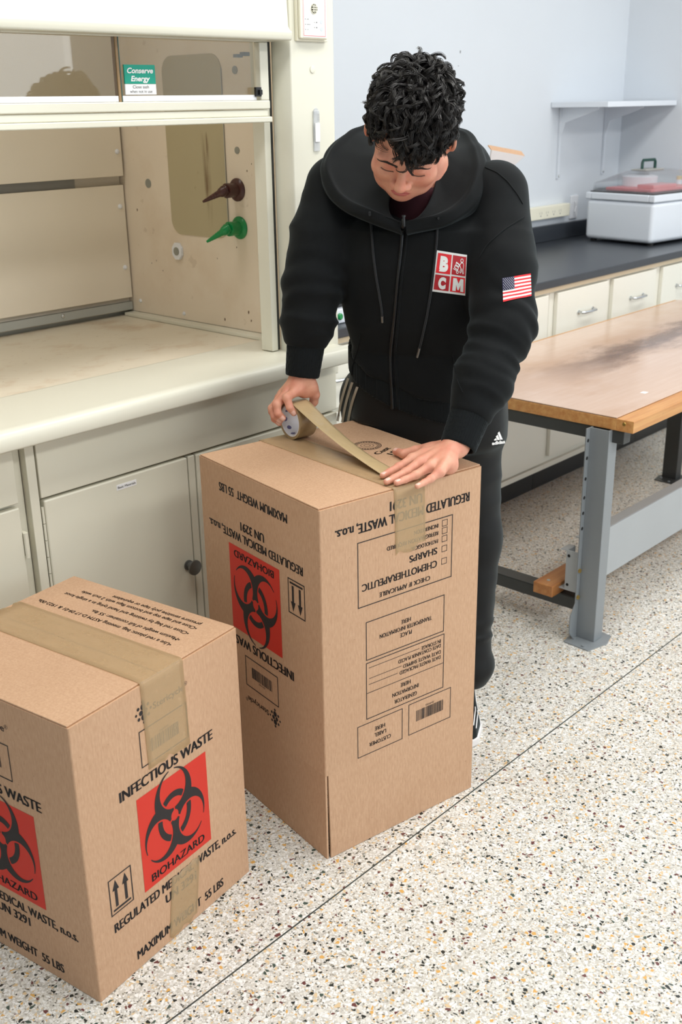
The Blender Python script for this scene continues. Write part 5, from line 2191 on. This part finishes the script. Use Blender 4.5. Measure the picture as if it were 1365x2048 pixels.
# the two halves part at the zip, so the inner side stops short there
gapw = np.clip((np.minimum(np.linalg.norm(EDGE - EDGE[0], axis=1), np.linalg.norm(EDGE - EDGE[-1], axis=1)) - .010) / .110, .04, 1)[:, None]
gapw = gapw * gapw * (3 - 2 * gapw)
collar = EDGE + (collar - EDGE) * gapw + dn * 0
outw /= np.linalg.norm(outw, axis=1, keepdims=True)
uu = np.linspace(0, 2 * math.pi, NU)
backness = np.clip(((EDGE - J['neck']) @ -fwd) / .12, 0, 1)[:, None]
frontness = np.clip(((EDGE - J['neck']) @ fwd) / .12, 0, 1)[:, None]
prof = [collar, EDGE * .45 + collar * .55 + dn * .012 * gapw, EDGE - (outw * .016 - dn * .004 + fwd * .004) * gapw, EDGE, EDGE + outw * .014 + dn * .010 - fwd * .012,
        EDGE + outw * (.026 + .02 * backness - .010 * frontness) + dn * (.030 + .03 * backness - .014 * frontness) - fwd * .030, EDGE + outw * (.034 + .02 * backness - .018 * frontness) + dn * (.055 + .07 * backness - .035 * frontness) - fwd * .065]
prof = np.array(prof)                       # (7, NU, 3)
NT_ = 34
tt = np.linspace(0, len(prof) - 1.0001, NT_)
ii = np.floor(tt).astype(int); ff = (tt - ii)[:, None, None]
pa, pb, pc, pd = prof[np.maximum(ii - 1, 0)], prof[ii], prof[np.minimum(ii + 1, 6)], prof[np.minimum(ii + 2, 6)]
HS = .5 * ((2 * pb) + (-pa + pc) * ff + (2 * pa - 5 * pb + 4 * pc - pd) * ff ** 2 + (-pa + 3 * pb - 3 * pc + pd) * ff ** 3)
# soft creases that run along the edge, and a few broad dents
tn = np.linspace(0, 1, NT_)[:, None]
cre = .0030 * np.sin(tn * 30 + 1.5 * np.sin(uu * 2)[None] + .6) * np.clip(tn * 1.6 - .2, 0, 1) * (1 - frontness[:, 0] * .5)[None]
brd = vnoise(HS.reshape(-1, 3) * 13 + 5).reshape(NT_, NU) * .006 + vnoise(HS.reshape(-1, 3) * 30 + 9).reshape(NT_, NU) * .0022
HS = HS + (outw * .6 + V3((0, 0, .5)) + fwd * .3)[None] * (cre + brd * np.sin(tn * 3.14) ** .6)[..., None]
idx = np.arange(NT_ * NU).reshape(NT_, NU)
HF = np.stack([idx[:-1, :-1], idx[:-1, 1:], idx[1:, 1:], idx[1:, :-1]], -1).reshape(-1, 4)


zmin = J['pelvis'][2] - .09
LOH = np.min([J['l_el'], J['r_el'], J['l_wr'], J['r_wr'], J['l_sh'], J['r_sh']], 0) - .13
HIH = np.max([J['l_sh'], J['r_sh'], J['pelvis'], J['r_el']], 0) + V3((.20, .20, .14))
v, f = surface(hoodie_fun, LOH, HIH, .0065, 1)
hoodie = raw_mesh('hoodie', v, f, [M['hoodie']], person)
hood_o = raw_mesh('hood', HS.reshape(-1, 3), HF, [M['hoodie']], hoodie)
md = hood_o.modifiers.new('thickness', 'SOLIDIFY'); md.thickness = .005; md.offset = 0
md = hood_o.modifiers.new('round', 'SUBSURF'); md.levels = 1; md.render_levels = 1
# bag of the hood hanging behind the neck
v, f = surface(lambda p: ell(p, J['neck'] - fwd * .165 + V3((0, 0, -.075)), (.115, .115, .085)) - vnoise(p * 12) * .008, J['neck'] - .36, J['neck'] + .30, .008, 1)
raw_mesh('hood_bag', v, f, [M['hoodie']], hood_o)
HED = EDGE[::3]


def both(p):
    """chest cloth, with the rolled hood edge lying on it"""
    f = hoodie_fun(p)
    d = np.full(len(p), 1e9)
    for q in HED:
        d = np.minimum(d, np.linalg.norm(p - q, axis=1))
    return np.minimum(np.minimum(f, d - .010), band_fun(p))


def cuff_fun(s):
    c0, c1, d = SL[s]['cuff0'], SL[s]['cuff1'], SL[s]['d']

    def g(p):
        f = cone(p, c0 - d * .02, c1 + d * .012, .0385, .0455)
        q = (p - c0) - ((p - c0) @ d)[:, None] * d
        ax = np.cross(d, (0.3, 0.2, 1.0)); ax /= np.linalg.norm(ax)
        ay = np.cross(d, ax)
        th = np.arctan2(q @ ay, q @ ax)
        f = f - .0009 * np.sin(th * 46)
        f = smax(f, (c0 - p) @ d, .006)
        f = smax(f, (p - c1 - d * .01) @ d, .004)
        return smax(f, -(cone(p, c0 - d * .04, c1 + d * .05, .033, .038)), .002)
    return g


for s in 'lr':
    g = cuff_fun(s)
    c = (SL[s]['cuff0'] + SL[s]['cuff1']) / 2
    v, f = surface(g, c - .09, c + .09, .0028, 1)
    raw_mesh('cuff', v, f, [M['rib']], hoodie)


def band_fun(p):
    rows = [(J['pelvis'] + lat * .012 + V3((0, 0, .22)), .189, .137), (J['pelvis'] + lat * .012 + V3((0, 0, -.10)), .190, .130)]
    f = stack(p, rows, .008)
    h = hem_h(p)
    f = smax(f, np.maximum(h - .012, -.050 - h), .008)
    d = p - J['pelvis']
    th = np.arctan2(d @ fwd, d @ lat)
    return f - .0010 * np.sin(th * 110)


v, f = surface(band_fun, J['pelvis'] - V3((.26, .26, .12)), J['pelvis'] + V3((.26, .26, .22)), .0045, 1)
raw_mesh('hem_band', v, f, [M['rib']], hoodie)

# tee showing at the neck
def tee_fun(p):
    return smin(cone(p, neck_b + fwd * .026, J['chest'] - fwd * .002, .069, .108), cone(p, J['l_sh'], J['r_sh'], .055, .055), .05)


v, f = surface(lambda p: smax(tee_fun(p), (p[:, 2] - (J['neck'][2] - .045)), .01), J['chest'] - .24, J['chest'] + .26, .007, 1)
raw_mesh('tee_shirt', v, f, [M['tee']], person)


def pxtube(name, pix, r, fun, mat, parent, off=.002, n=40, tip=None, flat=None):
    a = V3(pix)
    s = np.linspace(0, len(a) - 1, n)
    px = np.stack([np.interp(s, np.arange(len(a)), a[:, i]) for i in (0, 1)], 1)
    for _ in range(3):
        px[1:-1] = (px[:-2] + 2 * px[1:-1] + px[2:]) / 4
    P = on(fun, px, off)
    mb = MB()
    mb.mat(M[mat])
    if tip:
        mb.tube(P[:n - tip], r, 8, flat=flat)
        mb.mat(M['tip'])
        mb.tube(P[n - tip - 1:], r * 1.25, 8)
    else:
        mb.tube(P, r, 8, flat=flat)
    return mb.build(name, None, parent, smooth=60)


pxtube('zipper', [(807, 440), (806, 460), (803, 500), (796, 560), (789, 640), (782, 700), (783, 750), (785, 800), (787, 834)], .0042, both, 'zip', hoodie, .0015, 60)
pxtube('zipper_flap', [(815, 460), (811, 500), (803, 560), (797, 640), (791, 700), (794, 750), (797, 800), (800, 834)], .0030, both, 'hoodie', hoodie, .001, 60)
zp = on(both, [(807, 440), (806, 449), (805, 459)], .009)
mb = MB(); mb.tube(zp, [.0028, .0022, .003], 8); mb.lathe([(0, .0045), (.004, .0045)], zp[0], (0, 0, 1), 10)
mb.build('zipper_pull', plain('dark_zip_pull', srgb(60, 62, 64), .35, .6), hoodie)
pxtube('drawstring', [(741, 424), (744, 460), (748, 510), (753, 550), (760, 590), (765, 622), (766, 644)], .0026, both, 'cord', hoodie, .0022, 44, 4)
pxtube('drawstring', [(876, 436), (874, 480), (869, 530), (863, 580), (855, 630), (845, 675), (835, 714)], .0026, both, 'cord', hoodie, .0022, 50, 4)
# armhole and shoulder seams, pocket edge
pxtube('shoulder_seam', [(972, 335), (995, 345), (1015, 362), (1035, 388), (1046, 408)], .0018, both, 'hoodie', hoodie, .0004, 40)
pxtube('armhole_seam', [(1048, 434), (1036, 442), (1008, 460), (975, 490), (960, 515)], .0018, both, 'hoodie', hoodie, .0004, 40)
pxtube('pocket_seam', [(905, 706), (909, 730), (915, 760), (926, 785)], .0016, both, 'hoodie', hoodie, .0004, 30)
pxtube('pocket_seam', [(722, 668), (716, 700), (706, 730), (704, 750)], .0016, both, 'hoodie', hoodie, .0004, 30)


# patches sewn on: bilinear picture frames laid on the cloth
def patch_map(corners, fun, off):
    tl, tr, br, bl = [V3(c) for c in corners]

    def g(U, Vv):
        U, Vv = np.asarray(U, float), np.asarray(Vv, float)
        px = (tl * (1 - U)[:, None] + tr * U[:, None]) * Vv[:, None] + (bl * (1 - U)[:, None] + br * U[:, None]) * (1 - Vv)[:, None]
        return on(fun, px, off)
    return g


def patch_rect(mb, g, u0, u1, v0, v1, n=8):
    U, Vv = np.meshgrid(np.linspace(u0, u1, n), np.linspace(v0, v1, n), indexing='ij')
    P = g(U.ravel(), Vv.ravel())
    idx = np.arange(n * n).reshape(n, n)
    fs = np.stack([idx[:-1, :-1], idx[1:, :-1], idx[1:, 1:], idx[:-1, 1:]], -1).reshape(-1, 4)
    mb.add(P, [tuple(q) for q in fs])


def patch_text(mb, g, s, u0, u1, v0, v1, bold=.06):
    vs, fs, lo, hi, cap = glyphs(s, bold)
    uv = (vs - lo) / (hi - lo)
    mb.add(g(u0 + uv[:, 0] * (u1 - u0), v0 + uv[:, 1] * (v1 - v0)), fs)


def patch_poly(mb, g, pts):
    p = V3(pts)
    mb.add(g(p[:, 0], p[:, 1]), [tuple(range(len(p)))])


def patch_line(mb, g, pts, w, closed=False):
    p = V3(pts)
    n = len(p)
    for i in range(n if closed else n - 1):
        a, b = p[i], p[(i + 1) % n]
        d = b - a
        d = d / (np.linalg.norm(d) + 1e-9)
        s = np.array([-d[1], d[0]]) * w / 2
        a2, b2 = a - d * w * .4, b + d * w * .4
        patch_poly(mb, g, [a2 - s, b2 - s, b2 + s, a2 + s])


smooth_torso = both
LC = [(874.5, 500.5), (937, 510.5), (933.5, 591), (864, 582)]
g = patch_map(LC, smooth_torso, .0016)
mb = MB(); patch_rect(mb, g, 0, .97, 0, 1, 14); pw_ = mb.build('chest_patch', M['patch_white'], hoodie, smooth=60, recalc=False)
pw_['label'] = 'white and red square chest logo'
g = patch_map(LC, smooth_torso, .0022)
mb = MB()
mb.mat(M['patch_red']); patch_rect(mb, g, .045, .475, .465, .945, 8)
patch_rect(mb, g, .515, .955, .055, .435, 8)
mb.mat(M['patch_dark_red']); patch_rect(mb, g, .515, .955, .475, .945, 8)
patch_rect(mb, g, .045, .475, .055, .425, 8)
g = patch_map(LC, smooth_torso, .0028)
mb.mat(M['patch_white'])
patch_text(mb, g, 'B', .135, .395, .51, .885, .07)
patch_text(mb, g, 'C', .155, .375, .085, .385, .08)
patch_poly(mb, g, [(.575 + .33 * a, .085 + .315 * b) for a, b in ((0, 0), (0, 1), (.31, 1), (.5, .60), (.69, 1), (1, 1), (1, 0), (.70, 0), (.70, .5), (.56, .10), (.44, .10), (.30, .5), (.30, 0))])
# worker wheeling boxes, in thin outline
q = lambda x, y: (.515 + .44 * x, .475 + .47 * y)
cir = lambda cx, cy, r, n=14: [q(cx + r * math.cos(6.283 * i / n), cy + r * .9 * math.sin(6.283 * i / n)) for i in range(n)]
patch_line(mb, g, cir(.67, .78, .10), .018, True)
patch_line(mb, g, [q(.60, .64), q(.52, .50), q(.58, .44), q(.62, .36), q(.56, .20), q(.60, .14), q(.66, .20), q(.71, .36), q(.76, .20), q(.80, .12), q(.86, .15), q(.82, .34), q(.83, .56), q(.78, .66), q(.70, .66)], .017, True)
patch_line(mb, g, [q(.25, .64), q(.42, .56), q(.50, .50)], .017)
patch_line(mb, g, [q(.28, .66), q(.50, .56), q(.46, .44), q(.24, .52)], .017, True)
patch_line(mb, g, [q(.20, .48), q(.44, .40), q(.40, .28), q(.16, .36)], .017, True)
patch_line(mb, g, [q(.10, .30), q(.40, .22)], .017)
patch_line(mb, g, cir(.38, .17, .075, 12), .016, True)
patch_line(mb, g, [q(.48, .52), q(.40, .24)], .016)
o_ = mb.build('chest_logo', None, hoodie, smooth=60, recalc=False)
FCn = [(1005, 556.5), (1061, 547), (1062.5, 592), (1007, 604)]
g = patch_map(FCn, hoodie_fun, .0018)
mb = MB()
for k in range(13):
    mb.mat(M['patch_red'] if k % 2 == 0 else M['patch_white'])
    v1_ = 1 - k / 13
    patch_rect(mb, g, 0 if k > 6 else .42, 1, v1_ - 1 / 13, v1_, 6)
mb.mat(M['navy']); patch_rect(mb, g, 0, .42, 6 / 13, 1, 8)
g = patch_map(FCn, hoodie_fun, .0026)
mb.mat(M['patch_white'])
for r_i in range(9):
    m = 6 if r_i % 2 == 0 else 5
    for c_i in range(m):
        cu, cv = .42 * ((c_i + .5) / 6 if m == 6 else (c_i + 1) / 6), 1 - (r_i + .7) / 9.4 * (7 / 13)
        pts = []
        for a in range(10):
            rr = 1.0 if a % 2 == 0 else .45
            t = math.pi / 2 + a * math.pi / 5
            pts.append((cu + .015 * rr * math.cos(t), cv + .020 * rr * math.sin(t)))
        patch_poly(mb, g, pts)
o_ = mb.build('flag_patch', None, hoodie, smooth=60, recalc=False)
o_['label'] = 'stars and stripes flag patch on the left sleeve'

# ---------------------------------------------------------------- trousers and shoes
def trouser_fun(p):
    f = stack(p, [(J['pelvis'] + lat * .014 + V3((0, 0, .17)), .172, .112), (J['pelvis'] + lat * .014 + V3((0, 0, .085)), .186, .118), (J['pelvis'] + lat * .006 + V3((.0, 0, .02)), .198, .124), (J['pelvis'] + V3((.005, 0, -.07)), .196, .124), (J['pelvis'] + V3((.01, 0, -.13)), .190, .115)], .03)
    for s, rr in (('l', [.102, .074, .066]), ('r', [.105, .080, .070])):
        h, k, a = LEGS[s]
        g = chain(p, [h, k, a + V3((0, 0, .06))], rr, .03)
        g = g - fold(p, h, k, .003, 2, 23) - fold(p, k, a, .0045, 3.2, 31)
        g = smin(g, ell(p, a + V3((.012, .0, .075)), (.076, .076, .05)), .02)
        g = smax(g, (a[2] + .022 + .10 * ((p - a) @ fwd) - p[:, 2]), .008)
        f = smin(f, g, .03)
    f = f - vnoise(p * V3((16, 16, 6)) + 3) * .003
    # the cloth is pushed flat where it leans on the carton
    a = math.radians(-10.5)
    q = p - V3((1.451, 1.40, 0))
    u = q[:, 0] * math.cos(a) + q[:, 1] * math.sin(a)
    w = -q[:, 0] * math.sin(a) + q[:, 1] * math.cos(a)
    return np.maximum(f, np.minimum(np.minimum(W1 + .003 - u, D1 + .003 - w), H1 + .003 - p[:, 2]))


v, f = surface(trouser_fun, LOB - V3((.08, .08, .0)), HIB * V3((1, 1, 0)) + V3((.08, .08, J['pelvis'][2] + .20)), .0075, 1)
trs = raw_mesh('trousers', v, f, [M['trousers']], person)
for a, b in (((698, 756), (676, 842)), ((706, 764), (686, 844)), ((716, 773), (697, 845))):
    A, B = V3(a), V3(b)
    n = 24
    mb = MB()
    rows = []
    for i in range(n):
        c = A + (B - A) * i / (n - 1)
        c[0] -= 2.2 * math.sin(i / (n - 1) * 3.14)
        rows.append(on(trouser_fun, [c + (-2.4, 0), c + (0, .6), c + (2.4, 1.2)], .0014))
    P = np.concatenate(rows)
    fs = [(3 * i + k, 3 * i + k + 1, 3 * i + k + 4, 3 * i + k + 3) for i in range(n - 1) for k in (0, 1)]
    mb.add(P, fs)
    mb.build('side_stripe', M['stripe'], trs, smooth=60, recalc=False)
LGc = [(982, 864), (1009, 864), (1009, 889), (982, 889)]
g = patch_map([(981, 865), (1008, 861), (1010, 886), (983, 890)], trouser_fun, .0016)
mb = MB()
for x0, h0 in ((.22, .52), (.43, .76), (.64, 1.0)):
    k0 = x0 + .0
    patch_poly(mb, g, [(k0, .34), (k0 + .18, .34), (k0 + .18 + .0, .34 + .02), (x0 + .10, h0 * .93), (x0 - .05, h0 * .80)] if False else [(k0 + .02, .33), (k0 + .20, .33), (k0 + .20 - (h0 - .33) * .30 + .0, h0), (k0 + .02 - (h0 - .33) * .22, h0 - .12)])
patch_text(mb, g, 'adidas', .04, 1.0, .0, .27, .05)
lg_ = mb.build('trouser_logo', M['white_print'], trs, smooth=60, recalc=False)


def shoe(s, toe, heel):
    toe, heel = V3(toe), V3(heel)
    d = heel - toe; L = np.linalg.norm(d); d = d / L
    w = np.array([-d[1], d[0], 0])

    def loc(p):
        q = p - toe
        return np.stack([q @ d, q @ w, p[:, 2]], 1)

    def outline(x):
        return np.interp(x, [0, .03, .09, .16, .24, L], [.018, .040, .049, .040, .036, .028])

    def up(p):
        q = loc(p)
        hw = outline(q[:, 0]) - .002
        ht = np.interp(q[:, 0], [0, .03, .08, .14, .19, L], [.045, .056, .068, .095, .105, .095])
        f = np.abs(q[:, 1]) - hw * np.sqrt(np.clip(1 - (np.clip(q[:, 2] - .02, 0, 1) / ht) ** 2, .02, 1))
        f = smax(f, q[:, 2] - ht, .012)
        f = smax(f, .022 - q[:, 2], .003)
        f = smax(f, np.maximum(.006 - q[:, 0], q[:, 0] - L + .006), .022)
        return f

    def so(p):
        q = loc(p)
        f = np.abs(q[:, 1]) - outline(q[:, 0]) - .002
        f = smax(f, np.maximum(-q[:, 0], q[:, 0] - L), .035)
        th = np.interp(q[:, 0], [0, .1, L], [.026, .026, .034])
        return smax(smax(f, q[:, 2] - th, .004), .001 - q[:, 2], .004)
    c = (toe + heel) / 2
    lo_, hi_ = c - V3((.2, .2, .02)), c + V3((.2, .2, .16)); lo_[2] = -.01
    v, f = surface(up, lo_, hi_, .004, 1)
    o = raw_mesh('shoe', v, f, [M['shoe']], person)
    v, f = surface(so, lo_, hi_, .004, 1)
    raw_mesh('shoe_sole', v, f, [M['sole']], o)
    for k in (0, 1):
        mb = MB()
        xs_ = np.linspace(.035, .10, 12)
        sd_ = 1 if s == 'l' else -1
        P = []
        for i, x in enumerate(xs_):
            y = (outline(x) - .002) * (.99 if k == 0 else .80) * (1 if (w @ V3((0, -1, 0))) > 0 else -1)
            z = .050 + .25 * (x - .035) + .012 * k
            P.append(toe + d * x + w * y * .97 + V3((0, 0, z)))
        P = V3(P)
        P = P - np.clip(up(P), -.03, .03)[:, None] * grad(up, P, .003) + grad(up, P, .003) * .001
        mb.tube(P, .0016, 8)
        mb.build('shoe_piping', M['white_print'], o)
    return o


shoe('l', (2.005, 1.430, 0), (2.235, 1.600, 0))
shoe('r', (2.03, 1.865, 0), (2.28, 1.985, 0))

# ================================================================= roll of tape in his right hand
AX = V3((math.cos(math.radians(-10.5)), math.sin(math.radians(-10.5)), 0))
RR = .0455
RC = at_z(581, 879, H1) + V3((0, 0, RR + .0012))
roll = thing('tape_roll', 'roll of tan packing tape in the man\'s right hand, strip pulled to his left', 'tape', RC)
def ringmesh(r0, r1, w0, w1, seg=48):
    mb = MB()
    N = np.cross(AX, (0, 0, 1.0)); N /= np.linalg.norm(N)
    vs, fs = [], []
    for k in range(seg):
        a = 2 * math.pi * k / seg
        dirv = math.cos(a) * N + math.sin(a) * V3((0, 0, 1))
        for r, w in ((r0, w0), (r1, w0), (r1, w1), (r0, w1)):
            vs.append(RC + dirv * r + AX * w)
    for k in range(seg):
        l = (k + 1) % seg
        for j in range(4):
            m = (j + 1) % 4
            fs.append((4 * k + j, 4 * k + m, 4 * l + m, 4 * l + j))
    mb.add(vs, fs)
    return mb
ringmesh(.0392, RR, 0, .048).build('wound_tape', M['tape_roll'], roll, smooth=40)
core = ringmesh(.0368, .0390, .0006, .0474).build('paper_core', M['paper'], roll, smooth=40)
# printed smudges inside the core
mb = MB()
N_ = np.cross(AX, (0, 0, 1.0)); N_ /= np.linalg.norm(N_)
for a0, w0, da, dw in ((-.9, .012, .16, .012), (-.45, .014, .16, .012), (0.0, .016, .14, .010), (-1.35, .014, .14, .010), (.5, .014, .2, .011), (-1.8, .016, .15, .01), (2.2, .012, .3, .012), (2.7, .016, .25, .011), (3.3, .012, .3, .012), (3.9, .016, .3, .012), (4.5, .013, .25, .011), (1.4, .02, .3, .012)):
    pts = []
    for k in range(10):
        t = 6.283 * k / 10
        a = a0 + da * math.cos(t) * .5
        pts.append(RC + .0366 * (math.cos(a) * N_ + math.sin(a) * V3((0, 0, 1))) + AX * (w0 + .5 * dw * math.sin(t)))
    mb.add(pts, [tuple(range(10))])
mb.build('core_print', plain('violet_print', srgb(110, 108, 150), .6), core, smooth=0, recalc=False)
# free strip from the top of the roll to the fingers, then along the carton to the edge
tang = V3((0, 0, 1.0)) * .985 + N_ * (.17 if N_[1] < 0 else -.17)
s0 = RC + tang / np.linalg.norm(tang) * (RR + .0004)
fdir = N_ if N_[1] < 0 else -N_
s1 = zt(778, 956, .0002)
s1c = s1 + AX * .020
ends = [s0 - fdir * .010 - V3((0, 0, .0015)), s0]
mid = [s0 + (s1c - AX * .024 - s0) * t - V3((0, 0, .010)) * math.sin(t * 3.14) for t in np.linspace(0, 1, 20)[1:]]
path = ends + mid + [mid[-1] + fdir * .012 + V3((0, 0, -.0004))]
K = 7
vs, fs = [], []
n = len(path)
for i, p in enumerate(path):
    tw = max(0, (i - 2) / (n - 3))
    wv = AX * .048 + V3((0, 0, -.010)) * math.sin(tw * 3.14)
    for k in range(K):
        vs.append(p + wv * (k / (K - 1)) + V3((0, 0, .002)) * math.sin(k / (K - 1) * 3.14) * math.sin(tw * 3.14))
for i in range(n - 1):
    for k in range(K - 1):
        fs.append((i * K + k, i * K + k + 1, (i + 1) * K + k + 1, (i + 1) * K + k))
mb = MB(); mb.add(vs, fs)
o_ = mb.build('tape_strip', M['tape_strip'], roll, smooth=50, recalc=False)
md = o_.modifiers.new('thickness', 'SOLIDIFY'); md.thickness = .0003; md.offset = 0
